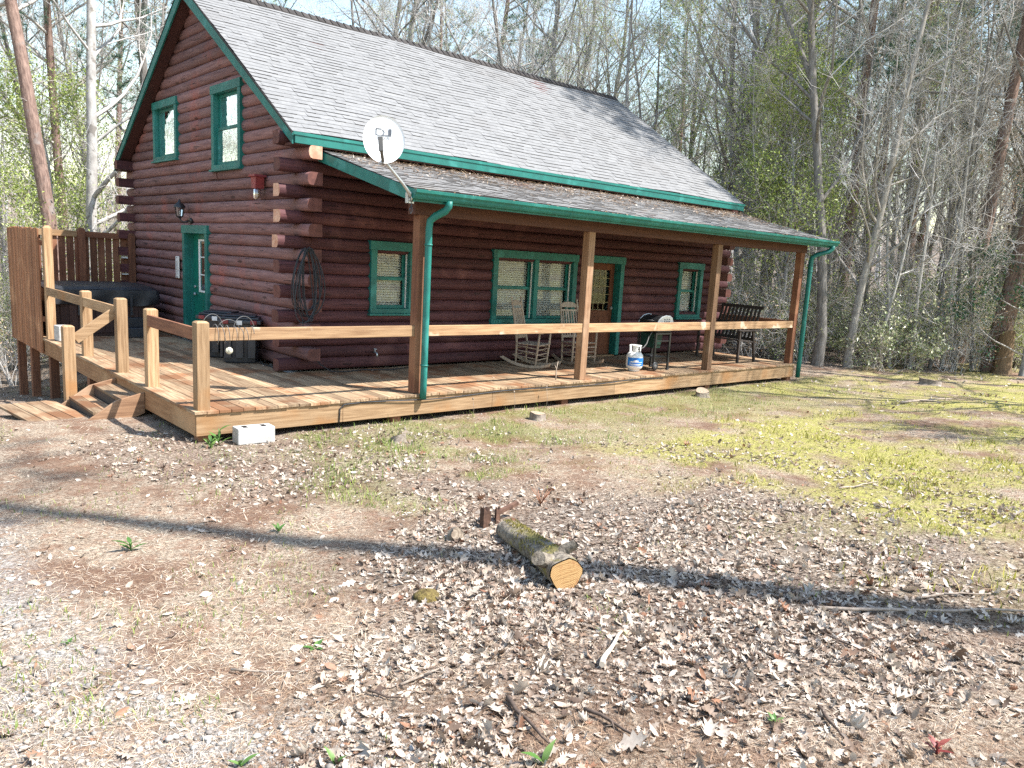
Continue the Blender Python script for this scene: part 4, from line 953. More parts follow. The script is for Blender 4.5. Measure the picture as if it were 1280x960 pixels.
st = scatter_poly('pine_straw', STRAWM, [(-.5,-.012,0),(0,.012,.02),(.5,0,0),(0,-.02,.01)], [[(0,3,2,1)]], x, y, gh(x,y)+.001, q.uniform(.018,.075,len(x))*(1+.5*(q.random(len(x))<.06)), q, .35, rv=np.clip(.62*q.random(len(x)) + .36 - .75*sst(.44,.62,fbm(x,y,1.0,123,4)) + .15*q.normal(0,1,len(x)), 0, 1))
tag(st, 'tan pine needles and dead grass matting the ground', 'pine straw', kind='stuff')
# gravel
ico = np.array([(0,0,1),(.89,0,.45),(.28,.85,.45),(-.72,.53,.45),(-.72,-.53,.45),(.28,-.85,.45),(.72,.53,-.45),(-.28,.85,-.45),(-.89,0,-.45),(-.28,-.85,-.45),(.72,-.53,-.45),(0,0,-1)])
icf = [(0,1,2),(0,2,3),(0,3,4),(0,4,5),(0,5,1),(1,6,2),(2,7,3),(3,8,4),(4,9,5),(5,10,1),(2,6,7),(3,7,8),(4,8,9),(5,9,10),(1,10,6),(6,11,7),(7,11,8),(8,11,9),(9,11,10),(10,11,6)]
gv = lambda x, y: np.clip(zones(x,y)[0]*1.3 + .03, 0, 1)*(1-zones(x,y)[4])
x, y, r, q = sample(34000, 2.1, 13, gv, 4)
n = len(x); S = (q.lognormal(-4.85,.5,n)).clip(.003,.026)
V = ico[None]*q.uniform(.65,1.2,(n,12,1))*np.stack([q.uniform(.8,1.4,n),q.uniform(.7,1.1,n),q.uniform(.4,.75,n)],-1)[:,None,:]*S[:,None,None]
V = np.einsum('nij,nkj->nki', rotm(q.uniform(0,6.28,n), q.uniform(0,.5,n), q.uniform(0,6.28,n)), V)
V += np.stack([x, y, gh(x,y)+S*.25], -1)[:,None,:]
gr = np_mesh('gravel', V.reshape(-1,3), ((np.arange(n)*12)[:,None,None]+np.array(icf)[None]).reshape(-1,3), ramp_mat('limestone_gravel', [(0,(.15,.135,.12)),(.4,(.31,.29,.265)),(.8,(.46,.44,.41)),(1,(.32,.25,.19))], .85, .25, 0, 60), rv=np.repeat(q.random(n), 12))
tag(gr, 'pale grey gravel of the worn drive at the left of the yard', 'gravel', kind='stuff')
# grass and moss blades
def blades(name, mat, x, y, h, w, q, lean=.5, parent=None, z=None, rv=None):
    n = len(x); a = q.uniform(0,6.28,n); b = q.uniform(0,6.28,n); z = gh(x,y) if z is None else z
    dx, dy = np.cos(a)*w, np.sin(a)*w; lx, ly = np.cos(b)*h*lean*q.random(n), np.sin(b)*h*lean*q.random(n)
    P = np.stack([np.stack([x-dx,y-dy,z-.005],-1), np.stack([x+dx,y+dy,z-.005],-1), np.stack([x+dx*.7+lx*.4,y+dy*.7+ly*.4,z+h*.6],-1), np.stack([x-dx*.7+lx*.4,y-dy*.7+ly*.4,z+h*.6],-1), np.stack([x+lx*1.2,y+ly*1.2,z+h],-1)], 1)
    o = (np.arange(n)*5)[:,None]
    return np_mesh(name, P.reshape(-1,3), [o+np.array([[0,1,2,3]]), o+np.array([[3,2,4]])], mat, parent, rv=np.repeat(q.random(n) if rv is None else rv, 5))
GRASSM = ramp_mat('spring_grass', [(0,(.09,.14,.025)),(.4,(.18,.26,.05)),(.7,(.31,.36,.09)),(1,(.48,.43,.22))], .55, .35, .3, 0)
MOSSM = ramp_mat('yellow_moss_turf', [(0,(.13,.135,.025)),(.35,(.30,.30,.05)),(.65,(.46,.44,.09)),(.85,(.50,.40,.15)),(1,(.52,.44,.28))], .7, .25, .25, 0)
gd = lambda x, y: np.clip(zones(x,y)[3]*1.3*(.06+.94*sst(.40,.62,fbm(x,y,2.6,77,4))), 0, 1)
x, y, r, q = sample(260000, 2.5, 24, gd, 5)
gg = blades('grass', GRASSM, x, y, q.uniform(.018,.065,len(x))*np.where(q.random(len(x)) < .05, 2.2, 1)*(.7+.8*sst(.5,.7,fbm(x,y,2.2,14,3))), .0022+.003*q.random(len(x)), q, .9)
tag(gg, 'green spring grass in tufts along the front of the deck', 'grass', kind='stuff')
md = lambda x, y: np.clip(zones(x,y)[1]*(.06+.94*sst(.47,.64,fbm(x,y,2.0,91,4))), 0, 1)
x, y, r, q = sample(190000, 3, 26, md, 6)
mo = blades('moss', MOSSM, x, y, q.uniform(.012,.045,len(x))*(1+1.4*sst(.55,.7,fbm(x,y,1.3,19,3))), .003+.004*q.random(len(x)), q, 1.0)
tag(mo, 'low yellow green moss and turf across the right of the yard', 'moss', kind='stuff')
x, y, r, q = sample(60000, 2.4, 24, lambda x,y: .6*sst(.55,.66,fbm(x,y,1.5,55,4))*(1-zones(x,y)[4]), 9)
wd = blades('weeds', GRASSM, x, y, q.uniform(.012,.05,len(x)), .0016+.0022*q.random(len(x)), q, 1.1)
tag(wd, 'tiny green sprouts dotted over the bare ground', 'weeds', kind='stuff')
# litter on the porch roof and the deck
q = np.random.default_rng(12)
def roof_litter(n, ymax, tv, tf, s0, s1, name, m, parent):
    n = int(n*.65); x = q.uniform(.3,10.9,n); t = np.abs(q.normal(0,.36,n)); y = -.12 - t*2.4*(.45+.75*fbm(x,x*0,1.3,4)); ok = y > -2.6; x, y = x[ok], y[ok]
    z = 3.305 + (y+.06)*.2423 + .014
    o = scatter_poly(name, m, tv, tf, x, y, z, q.uniform(s0,s1,len(x)), q, .35, curl=None, parent=parent); o['kind'] = 'stuff'
roof_litter(2600, 1, beech, beecht, .03,.075, 'fallen_leaves', LEAFM, proof)
roof_litter(7000, 1, [(-.5,-.02,0),(0,.012,.02),(.5,0,0),(0,-.03,.01)], [[(0,3,2,1)]], .06,.16, 'pine_straw', ramp_mat('roof_straw', [(0,(.16,.08,.045)),(.4,(.34,.21,.12)),(1,(.52,.38,.24))], .7, .3, 0, 0), proof)
x = q.uniform(-2.3,10,420); y = np.where(x < 0, q.uniform(-2.3,5,420), q.uniform(-2.3,-.1,420))
tag(scatter_poly('deck_leaves', LEAFM, beech, beecht, x, y, np.full(420,.004), q.uniform(.02,.05,420), q, .3), 'few small dry leaves lying on the deck boards', 'fallen leaves', kind='stuff')

# ---------------------------------------------------------------- single things on the ground
BARKLOG = pmat('rotting_bark', (.27,.23,.18), (.10,.08,.062), (1,1,1), ns=26, detail=7, rough=.95, bump=1, bdist=.03, var=.2, c3=(.20,.17,.06), s3=5.5, lo3=.5, hi3=.62)
def cut_face(name, warm=True):
    t = NT(name); w = t.new('ShaderNodeTexWave'); w.wave_type = 'RINGS'; w.rings_direction = 'SPHERICAL'; w.inputs['Scale'].default_value = 28; w.inputs['Distortion'].default_value = 3; w.inputs['Detail'].default_value = 3
    t.link(t.coord(), w.inputs['Vector'])
    c = t.mix(w.outputs[0], (.46,.29,.12), (.30,.16,.06)) if warm else t.mix(w.outputs[0], (.36,.28,.20), (.22,.16,.11))
    n = t.noise(t.coord((1,1,1)), 14, 4); c = t.mix(t.ramp(n,.52,.7), c, (.26,.10,.035) if warm else (.28,.2,.14))
    t.val(t.b.inputs['Base Color'], c); t.b.inputs['Roughness'].default_value = .85; t.bump(t.noise(t.coord((3,40,3)), 2, 3), .5, .01); return t.mat
CUT, CUTG = cut_face('fresh_cut_wood'), cut_face('grey_cut_wood', False)
def gz(x, y): return float(gh(x, y))
def log_mesh(mb, a, b, ra, rb, seed, n=22, seg=9, rough=.12, mi=0):
    r_ = random.Random(seed); a, b = np.array(a), np.array(b); t = nrm(b-a); u = nrm(np.cross(t,(0,0,1))); w = np.cross(u,t); vs = []
    ph = [r_.uniform(0,6.28) for _ in range(4)]
    for i in range(seg):
        f = i/(seg-1); c = a+(b-a)*f + u*.02*math.sin(f*5+ph[0]); rr = ra+(rb-ra)*f
        for j in range(n):
            al = 2*math.pi*j/n; q = rr*(1+rough*(.5*math.sin(3*al+ph[1])+.35*math.sin(5*al+ph[2]+f*3)+.3*r_.uniform(-1,1)))
            vs.append(c+u*q*math.cos(al)+w*q*math.sin(al)*.95)
    mb.add(vs, [(i*n+j,i*n+(j+1)%n,(i+1)*n+(j+1)%n,(i+1)*n+j) for i in range(seg-1) for j in range(n)], .5, mi, True)
    return [tuple(p) for p in vs[:n]], [tuple(p) for p in vs[-n:]]
A, B_ = np.array((-1.66,-6.88,gz(-1.66,-6.88)+.05)), np.array((-2.08,-7.92,gz(-2.08,-7.92)+.09))
t = thing('cut_log', 'mossy sawn log lying in the leaves with orange cut end', 'log', tuple(B_ - np.array((0,0,.1))))
mb = MB(); O = B_ - np.array((0,0,.1)); e0, e1 = log_mesh(mb, A-O, B_-O, .085, .112, 4)
mb.add(e0, [tuple(range(len(e0)-1,-1,-1))], .4, 0)
dirv = nrm(B_-A)
b1 = log_mesh(mb, (B_-dirv*.16+np.array((.02,.02,.06)))-O, (B_+np.array((.17,.10,.15)))-O, .05, .03, 9, n=10, seg=5)
b2 = log_mesh(mb, (B_-dirv*.2+np.array((-.03,0,.02)))-O, (B_-dirv*.16+np.array((-.17,-.02,.10)))-O, .055, .05, 11, n=10, seg=4); mb.add(b2[1], [tuple(range(10))], .2, 0)
mb.build('bark', BARKLOG, t)
mb = MB(); cc = np.mean(e1, axis=0); mb.add([tuple(np.array(p)*1+ (np.array(p)-cc)*-.06 + dirv*.004) for p in e1], [tuple(range(len(e1)))], .5); ce = mb.build('cut_end', CUT, t)
uu = nrm(np.cross(dirv,(0,0,1))); ww = np.cross(uu,dirv); mb = MB(); r_ = random.Random(4); cc = cc + dirv*.006
for k in range(6):
    h = -.07+.028*k+r_.uniform(-.004,.004); hw = math.sqrt(max(.0001,.098**2-h*h))*r_.uniform(.55,.92); d1 = uu*.97-ww*.24; d2 = ww*.97+uu*.24; o = cc+d2*h+d1*r_.uniform(-.015,.015)-dirv*.001
    mb.add([o-d1*hw-d2*.0012,o+d1*hw-d2*.0008,o+d1*hw+d2*.0008,o-d1*hw+d2*.0012], [(0,1,2,3)])
mb.build('saw_marks', pmat('dark_end_grain', (.28,.13,.042), (.36,.17,.055), ns=30, rough=.9, bump=0, var=.4), ce)
q = np.random.default_rng(31); n = 1500; f = q.random(n)*.8; al = q.normal(math.pi/2,.7,n); kk = fbm(f*9,al*2,1.0,8,2) > .47; f, al = f[kk], al[kk]; n = len(f); Pm = (A-O)[None]+(B_-A)[None]*f[:,None]; u = nrm(np.cross(dirv,(0,0,1))); w = np.cross(u,dirv); rr = (.088+.027*f)
Pm = Pm + u[None]*(rr*np.cos(al))[:,None] + w[None]*(rr*np.sin(al))[:,None]
ms = blades('moss_cover', ramp_mat('log_moss',[(0,(.09,.075,.03)),(.5,(.20,.17,.05)),(.8,(.30,.26,.07)),(1,(.36,.28,.14))],.9,.1,.15,0), Pm[:,0], Pm[:,1], q.uniform(.005,.015,n), np.full(n,.003), q, 1.0, t, z=Pm[:,2]); ms['kind'] = 'stuff'
# stumps and chunks
def stump(label, x, y, r, h, tilt=0, m=None, mc=None, seed=1, cat='stump', name='tree_stump'):
    t = thing(name, label, cat, (x,y,gz(x,y)-.02), seed)
    mb = MB(); r_ = random.Random(seed); n = 18; vs = []
    for i, (f, k) in enumerate(((0,1.35),(.25,1.08),(.6,1.0),(1,.97))):
        for j in range(n):
            a = 2*math.pi*j/n; q = r*k*(1+.12*math.sin(3*a+seed)+.06*r_.uniform(-1,1)); vs.append((q*math.cos(a), q*math.sin(a), h*f*(1+(tilt*math.cos(a) if i == 3 else 0))))
    mb.add(vs, [(i*n+j,i*n+(j+1)%n,(i+1)*n+(j+1)%n,(i+1)*n+j) for i in range(3) for j in range(n)], .5, 0, True); mb.build('bark', m or BARKLOG, t)
    mb = MB(); mb.add([(p[0]*.95,p[1]*.95,p[2]+.002) for p in vs[-n:]], [tuple(range(n))], .5); mb.build('cut_face', mc or CUTG, t); return t
GB = pmat('grey_stump_bark', (.26,.22,.18), (.15,.12,.10), (1,1,1), ns=22, rough=.95, bump=.8, bdist=.015, var=.2)
stump('low grey stump with pale sawn top before the deck, between two porch posts', 2.18,-3.06,.11,.11,.1,GB,seed=2)
stump('small split stump in the grass left of the other sawn stumps by the deck', -.29,-3.22,.09,.10,.35,GB,seed=5)
stump('dark low stump in the yard in front of the third porch post', 6.43,-2.85,.12,.13,.3,BARKLOG,seed=7)
stump('weathered flat stump far out in the yard close to the woods', 13.2,-4.2,.22,.13,.2,GB,seed=9)
t = thing('rotten_stump', 'crumbling brown stump of broken upright shards behind the mossy log', 'stump', (-1.58,-6.56,gz(-1.58,-6.56)-.02))
mb = MB()
for k, (dx,dy,h,w,d) in enumerate(((-.08,-.03,.17,.07,.05),(-.02,.02,.12,.05,.06),(.05,-.02,.15,.045,.04),(.10,.05,.10,.05,.05),(0,.08,.08,.09,.04))):
    mb.prism([(dx-w/2,dy-d/2,0),(dx+w/2,dy-d/2,0),(dx+w*.42,dy-d*.3,h),(dx+w*.1,dy-d*.2,h*.86),(dx-w*.4,dy-d*.3,h*1.04)],(.01*k,d,.0))
mb.bar((.08,.0,.10),(.33,.06,.12),.035,.03)
mb.build('shards', pmat('rotten_wood', (.14,.075,.05), (.07,.038,.027), (1,1,1), ns=20, rough=.95, bump=.8, bdist=.01, var=.5), t)
t = stump('short end-cut branch stub showing a round tan face near the log', -2.04,-6.69,.045,.09,.2,BARKLOG,CUTG,seed=3,cat='branch stub',name='branch_stub'); t.rotation_euler = (R(62),0,R(-20)); t.location.z += .045
mb = MB(); r_ = random.Random(2); vs = []
for i in range(9):
    for j in range(14):
        a = 2*math.pi*j/14; f = i/8*math.pi/2; q = 1+r_.uniform(-.12,.12); vs.append((.085*math.cos(f)*math.cos(a)*q, .075*math.cos(f)*math.sin(a)*q, .06*math.sin(f)*q))
mb.add(vs, [(i*14+j,i*14+(j+1)%14,(i+1)*14+(j+1)%14,(i+1)*14+j) for i in range(8) for j in range(14)], .5, 0, True)
o = mb.build('moss_clump', pmat('olive_moss', (.19,.145,.045), (.09,.062,.025), ns=60, rough=.95, bump=1, bdist=.02, var=0)); o.location = (-2.85,-7.49,gz(-2.85,-7.49)-.006)
tag(o, 'rounded olive brown moss clump on the straw left of the log', 'moss clump')
# sticks
STK = pmat('grey_stick', (.33,.27,.22), (.2,.155,.12), (4,4,4), ns=8, rough=.9, bump=.4, var=.5)
DSTK = pmat('dark_stick', (.12,.085,.065), (.07,.05,.04), (4,4,4), ns=8, rough=.9, bump=.4, var=.5)
def stick(label, x0, y0, x1, y1, r, m=STK, fork=0, bend=.04, seed=1):
    r_ = random.Random(seed); mb = MB(); n = 9; P = []
    dx, dy = x1-x0, y1-y0; ln = math.hypot(dx,dy)
    for i in range(n):
        f = i/(n-1); o = bend*ln*math.sin(f*3.1+seed)+r_.uniform(-.01,.01)*ln; x = x0+dx*f-dy/ln*o; y = y0+dy*f+dx/ln*o; P.append((x-x0,y-y0,gz(x,y)-gz(x0,y0)+r*1.1+.004+.012*abs(math.sin(f*4+seed))))
    mb.tube(P, [r*(1-.6*i/(n-1)) for i in range(n)], 7)
    for k in range(fork):
        i = 3+k*2; p = P[i]; a = math.atan2(dy,dx)+(.6 if k % 2 else -.7); l2 = ln*.3
        mb.tube([p,(p[0]+l2*.5*math.cos(a),p[1]+l2*.5*math.sin(a),p[2]+.02),(p[0]+l2*math.cos(a),p[1]+l2*math.sin(a),p[2]+.005)], [r*.6,r*.45,r*.2], 6)
    o = mb.build('stick', m); o.location = (x0,y0,gz(x0,y0)); return tag(o, label, 'stick')
stick('pale barkless stick leaning through the leaves below the cut log', -2.71,-8.81,-2.32,-8.58,.016,pmat('bleached_stick',(.6,.52,.42),(.45,.36,.27),ns=12,rough=.8,bump=.2,var=.1),0,.02,1)
stick('dark bent stick with white end lying at the bottom centre of the yard', -3.31,-8.75,-3.35,-9.12,.012,DSTK,1,.06,2)
stick('thin pale twig slanting across straw left of the dark bent stick', -3.59,-8.34,-3.24,-8.28,.007,STK,1,.05,3)
stick('short dark twig near the pale slanting twig', -3.74,-8.31,-3.65,-8.47,.007,DSTK,0,.05,4)
stick('long straight grey branch along the shadow at the right edge of the yard', -1.10,-9.08,.25,-10.2,.012,STK,0,.02,5)
stick('crooked pale twig just above the long straight branch', -.39,-9.39,.05,-9.68,.009,STK,2,.05,6)
stick('dark forked stick among leaves right of bottom centre', -3.07,-9.02,-3.02,-9.36,.010,DSTK,1,.05,7)
stick('slim brown stick sunk in leaves in the lower right of the yard', -2.19,-9.67,-2.31,-9.87,.010,DSTK,0,.04,8)
stick('thin reddish twig lying up the slope among the thick right-hand leaves', -1.40,-9.25,-1.45,-9.80,.006,DSTK,0,.05,9)
stick('small pale twig on the straw beside the weed clump at lower left', -4.12,-7.68,-3.85,-7.95,.006,STK,1,.06,10)
stick('short grey twig out in the mossy turf of the yard', 1.9,-7.7,2.5,-7.85,.010,STK,1,.04,11)
stick('fallen grey limb near the woods beyond the mossy turf', 9.2,-5.2,10.7,-5.6,.022,STK,2,.04,12)
# weeds with broad leaves
WEED = ramp_mat('broad_green_leaf', [(0,(.05,.12,.025)),(.5,(.09,.19,.04)),(1,(.16,.25,.07))], .45, .45, .3, 0)
def weed(label, x, y, n, s, h, seed, m=WEED, name='weed_plant', cat='weed', up=.6, stem=None):
    r_ = random.Random(seed); t = thing(name, label, cat, (x,y,gz(x,y)))
    for k in range(n):
        a = k*2.4+r_.uniform(-.6,.6); L_ = s*.72*r_.uniform(.55,1.2); e = up*r_.uniform(.7,1.25); w = L_*.17; P = []; z0 = h*k/max(n,1)
        for i in range(6):
            f = i/5; rr = L_*f*math.cos(e*(1-.55*f)); z = z0+L_*f*math.sin(e*(1-.35*f)); ww = w*math.sin(min(1,f*1.02+.08)*math.pi)**.7 if f < 1 else .001
            for sgn, dz in ((-1,.25),(0,0),(1,.25)): P.append((rr*math.cos(a)-sgn*ww*math.sin(a), rr*math.sin(a)+sgn*ww*math.cos(a), z+dz*ww))
        mb = MB(); mb.add(P, [(i*3+j,i*3+j+1,i*3+j+4,i*3+j+3) for i in range(5) for j in range(2)], r_.random(), 0, True); mb.build('leaf', m, t)
    if h > .01: sub('stem', stem or m, t, lambda mb: mb.tube([(0,0,-.01),(.004,0,h*.5),(0,.004,h)],.005,6))
    return t
weed('upright green weed on the straw in the left middle of the yard', -3.96,-5.48,7,.15,.06,1)
weed('flat rosette weed on brown straw in the lower left of the yard', -3.69,-7.69,6,.10,.0,2,up=.35)
weed('young two-leaved green plant at the very bottom edge, leftmost of two', -4.40,-8.46,3,.12,.02,3,up=1.0)
weed('young paddle-leaved green plant at the very bottom edge, rightmost of two', -4.12,-8.69,3,.12,.02,4,up=1.1)
weed('single tall narrow green leaf sprouting at bottom centre beside a stick', -3.46,-9.18,2,.13,.01,5,up=1.3)
weed('small green sprout by dry leaves on the leafy slope in the middle left', -2.96,-5.68,5,.11,.03,6,up=.9)
weed('tiny bright clover-like sprout on gravel at the left', -4.65,-6.88,8,.055,.01,7)
weed('little lime sprout amid the leaves of the lower right yard', -2.44,-9.60,8,.07,.02,8,up=.8)
RW = ramp_mat('red_shoot_leaf', [(0,(.16,.025,.03)),(.5,(.22,.045,.04)),(1,(.28,.09,.06))], .5, .4, .25, 0)
weed('red-leaved young shoot at the bottom right among dry leaves', -2.09,-10.16,8,.095,.06,9,RW,'red_shoot','shoot',.7)
for k, (x, y, n, s) in enumerate(((-2.33,-2.62,7,.17),(-2.20,-2.52,6,.22))): weed(('taller' if k else 'shorter')+' leafy green weed growing against the front left deck corner', x, y, n, s, .10+.1*k, 20+k, up=1.0)
# dead seedheads along the deck front
for k, (x, y, h) in enumerate(((2.2,-2.52,.30),(2.9,-2.48,.34),(1.4,-2.55,.26))):
    mb = MB(); mb.tube([(0,0,0),(.01,0,h*.5),(.0,.02,h)],[.004,.003,.002],5); mb.lathe([(0,h-.01),(.012,h),(.010,h+.018),(0,h+.022)],(0,.02,0),8)
    o = mb.build('seedhead_stalk', STK); o.location = (x,y,gz(x,y)); tag(o, 'slim pale seedhead stalk in the grass at the deck front', 'stalk', 'seedhead stalks along the deck')
# reddish seedling tuft behind the log
mb = MB(); r_ = random.Random(6)
for k in range(26): a = r_.uniform(0,6.28); l_ = r_.uniform(.06,.17); mb.tube([(0,0,0),(.3*l_*math.cos(a),.3*l_*math.sin(a),l_*.6),(.6*l_*math.cos(a),.6*l_*math.sin(a),l_)],[.003,.003,.0015],4)
o = mb.build('dry_tuft', pmat('dry_red_stems',(.26,.10,.06),(.35,.2,.12),ns=20,bump=0,var=.6)); o.location = (-.88,-6.40,gz(-.88,-6.40)); tag(o, 'reddish tuft of dry stems behind the mossy log', 'tuft')

# a few large single leaves that stand out
q = np.random.default_rng(71)
def big_leaf(label, x, y, s, yaw, tilt, c):
    V = np.array(oakv)*s; V[:,2] += .35*s*(V[:,1]/s)**2*1.6 + .18*s*(V[:,0]/s)**2; Mz = rotm(np.array([yaw]), np.array([tilt]), np.array([yaw*2]))[0]; V = V @ Mz.T; V[:,2] -= V[:,2].min()-.004
    o = np_mesh('oak_leaf', V, np.array(oakt[0]), LEAFM, rv=np.full(len(V), c)); o.location = (x, y, gz(x,y)); tag(o, label, 'leaf')
for a in (('large pale oak leaf lying flat by the bottom centre dark stick', -3.37,-8.78,.13,1.0,.25,.80), ('large tan oak leaf propped up at the bottom edge, right of centre', -3.09,-9.33,.15,2.2,.7,.52),
          ('pale broad oak leaf on straw at the lower left', -4.39,-7.83,.12,.3,.2,.82), ('pale oak leaf standing out in the lower right leaf drift', -2.0,-9.78,.12,2.9,.3,.78),
          ('orange brown curled oak leaf in the right-hand leaf drift', -1.57,-9.52,.13,1.9,.6,.965), ('rust brown curled leaf at the bottom left corner', -4.99,-7.91,.12,.9,.5,.97)): big_leaf(*a)

# ---------------------------------------------------------------- woods
class Tubes:
    """many tapered tubes as arrays"""
    def __init__(s): s.V = []; s.F4 = []; s.F3 = []; s.n = 0
    def add(s, P, rad, k):
        P = np.asarray(P, float); m = len(P); rad = np.asarray(rad, float)
        T = np.gradient(P, axis=0); T /= np.linalg.norm(T, axis=1)[:,None]+1e-9
        ref = np.array((1.,0,0)) if abs(T[0,2]) > .75 else np.array((0,0,1.))
        U = np.cross(T, ref); U /= np.linalg.norm(U, axis=1)[:,None]+1e-9; W = np.cross(T, U)
        a = 2*math.pi*np.arange(k)/k
        V = P[:,None,:] + rad[:,None,None]*(np.cos(a)[None,:,None]*U[:,None,:] + np.sin(a)[None,:,None]*W[:,None,:])
        s.V.append(V.reshape(-1,3)); i = np.arange(m-1)[:,None]*k; j = np.arange(k)[None]; j2 = (j+1) % k
        s.F4.append((s.n + np.stack([i+j, i+j2, i+k+j2, i+k+j], -1)).reshape(-1,4)); s.n += m*k
    def mesh(s, name, mat, smooth=True):
        o = np_mesh(name, np.concatenate(s.V), np.concatenate(s.F4), mat, smooth=smooth); return o
def wander(p, d, ln, n, curve, jit, g):
    P = [np.array(p, float)]; d = nrm(d)
    for i in range(n):
        d = nrm(d + np.array((0,0,curve)) + g.normal(0, jit, 3)); P.append(P[-1]+d*ln/n)
    return np.array(P), d
def interp(P, f):
    x = f*(len(P)-1); i = min(int(x), len(P)-2); return P[i]+(P[i+1]-P[i])*(x-i), nrm(P[i+1]-P[i])
def perp_dir(d, ang, az):
    ref = np.array((0,0,1.)) if abs(d[2]) < .9 else np.array((1.,0,0))
    u = nrm(np.cross(d, ref)); w = np.cross(d, u); return nrm(d*math.cos(ang) + math.sin(ang)*(u*math.cos(az)+w*math.sin(az)))
def bare_tree(seed, H, R0, z0, nl, ang=(.6,1.1), lm=.36, wob=.035, subs=6, twigs=7, fork=None, fine=2, leafy=None):
    """returns trunk Tubes, crown Tubes, twig tips"""
    g = np.random.default_rng(seed); tr, cr, tips = Tubes(), Tubes(), []
    P, d = wander((0,0,-.4), (0,0,1), H+.4, 16, .02, wob, g)
    stems = [(P, np.array([R0*(1.35 if i == 0 else 1.12 if i == 1 else 1)*(1-.88*(i/16)**1.1) for i in range(17)]))]
    if fork:
        b, dd = interp(P, fork/H); i0 = fork/H
        r0 = R0*(1-.88*i0**1.1)
        for az, an, sc in ((g.uniform(0,6.28), .38, .9),):
            P2, _ = wander(b, perp_dir(dd, an, az), (H-fork)*.92, 11, .07, wob*1.6, g); stems.append((P2, r0*.82*(1-.9*(np.arange(12)/11)**1.0)))
    for P_, r_ in stems: tr.add(P_, np.maximum(r_, .008), 9)
    for si, (P_, r_) in enumerate(stems):
        h0 = z0/H if si == 0 else .12
        for k in range(nl if si == 0 else int(nl*.7)):
            f = h0 + (.98-h0)*(k+g.random())/nl if si == 0 else h0+(.97-h0)*(k+g.random())/(nl*.7)
            f = min(f, .985); b, dd = interp(P_, f); rt = float(np.interp(f, np.linspace(0,1,len(r_)), r_))
            ln = H*lm*(1.05-f*.75)*g.uniform(.55,1.15)*(.75 if si else 1)
            L1, _ = wander(b, perp_dir(dd, g.uniform(*ang), g.uniform(0,6.28)), ln, 7, .055, .13, g)
            r1 = min(rt*.5, .009+ln*.0105); rr = r1*(1-.82*np.arange(8)/7)
            (tr if r1 > .03 else cr).add(L1, np.maximum(rr,.0045), 5)
            for m in range(subs):
                f2 = g.uniform(.22,1); b2, d2 = interp(L1, f2); l2 = ln*.48*(1.15-f2*.6)*g.uniform(.5,1.1)
                L2, _ = wander(b2, perp_dir(d2, g.uniform(.4,1.0), g.uniform(0,6.28)), l2, 4, .05, .16, g)
                r2 = max(.0045, r1*.42*(1-.6*f2)); cr.add(L2, np.maximum(r2*(1-.75*np.arange(5)/4),.0032), 4)
                for t_ in range(twigs):
                    f3 = g.uniform(.2,1); b3, d3 = interp(L2, f3); l3 = l2*.42*g.uniform(.5,1.2)+.12
                    L3, d4 = wander(b3, perp_dir(d3, g.uniform(.35,1.0), g.uniform(0,6.28)), l3, 2, .05, .2, g)
                    cr.add(L3, np.array((.0046,.0036,.0020)), 3); tips.append((L3[-1], d4)); tips.append((L3[1], d4))
                    for w_ in range(fine):
                        L4, d5 = wander(L3[1] if w_ else L3[2], perp_dir(d4, g.uniform(.4,.9), g.uniform(0,6.28)), l3*.6, 1, 0, .1, g)
                        cr.add(L4, np.array((.0032,.0016)), 3); tips.append((L4[-1], d5))
    return tr, cr, tips
def leaf_cloud(name, pts, dirs, n, size, mat, g, spread=.12, asp=.5, droop=.3):
    """n small folded leaves clustered round the points"""
    pts = np.asarray(pts); i = g.integers(0, len(pts), n); c = pts[i] + g.normal(0, spread, (n,3))
    d = g.normal(0,1,(n,3)); d[:,2] -= droop; d /= np.linalg.norm(d,axis=1)[:,None]; nn = g.normal(0,1,(n,3)) + np.array((0,0,1.2)); nn -= d*(nn*d).sum(1)[:,None]; nn /= np.linalg.norm(nn,axis=1)[:,None]
    w = np.cross(d, nn); s = size*g.uniform(.6,1.25,n)[:,None]
    V = np.stack([c, c+d*s*.5+w*s*asp*.5+nn*s*.08, c+d*s, c+d*s*.5-w*s*asp*.5+nn*s*.08], 1)
    o = (np.arange(n)*4)[:,None]
    return np_mesh(name, V.reshape(-1,3), np.concatenate([o+np.array([[0,1,2]]), o+np.array([[0,2,3]])]), mat, rv=np.repeat(g.random(n),4))
def needle_cloud(name, pts, dirs, per, ln, mat, g, wd=.0032):
    n = len(pts)*per; P = np.repeat(np.asarray(pts), per, 0); Dv = np.repeat(np.asarray(dirs), per, 0)
    d = Dv*.9 + g.normal(0,.75,(n,3)); d /= np.linalg.norm(d,axis=1)[:,None]; s = ln*g.uniform(.7,1.2,n)[:,None]
    w = np.cross(d, g.normal(0,1,(n,3))); w /= np.linalg.norm(w,axis=1)[:,None]+1e-9
    b = P - Dv*g.uniform(0,.25,n)[:,None]*ln
    V = np.stack([b-w*wd, b+w*wd, b+d*s + np.array((0,0,-.02))], 1); o = (np.arange(n)*3)[:,None]
    return np_mesh(name, V.reshape(-1,3), o+np.array([[0,1,2]]), mat, rv=np.repeat(g.random(n),3))
def bark(name, c1, c2, c3=None, sc=(9,9,1.6), ns=3, lo3=.55, hi3=.68, s3=2.0):
    return pmat(name, c1, c2, sc, ns=ns, detail=6, rough=.92, bump=.8, bdist=.02, var=0, c3=c3, s3=s3, lo3=lo3, hi3=hi3, spec=.15)
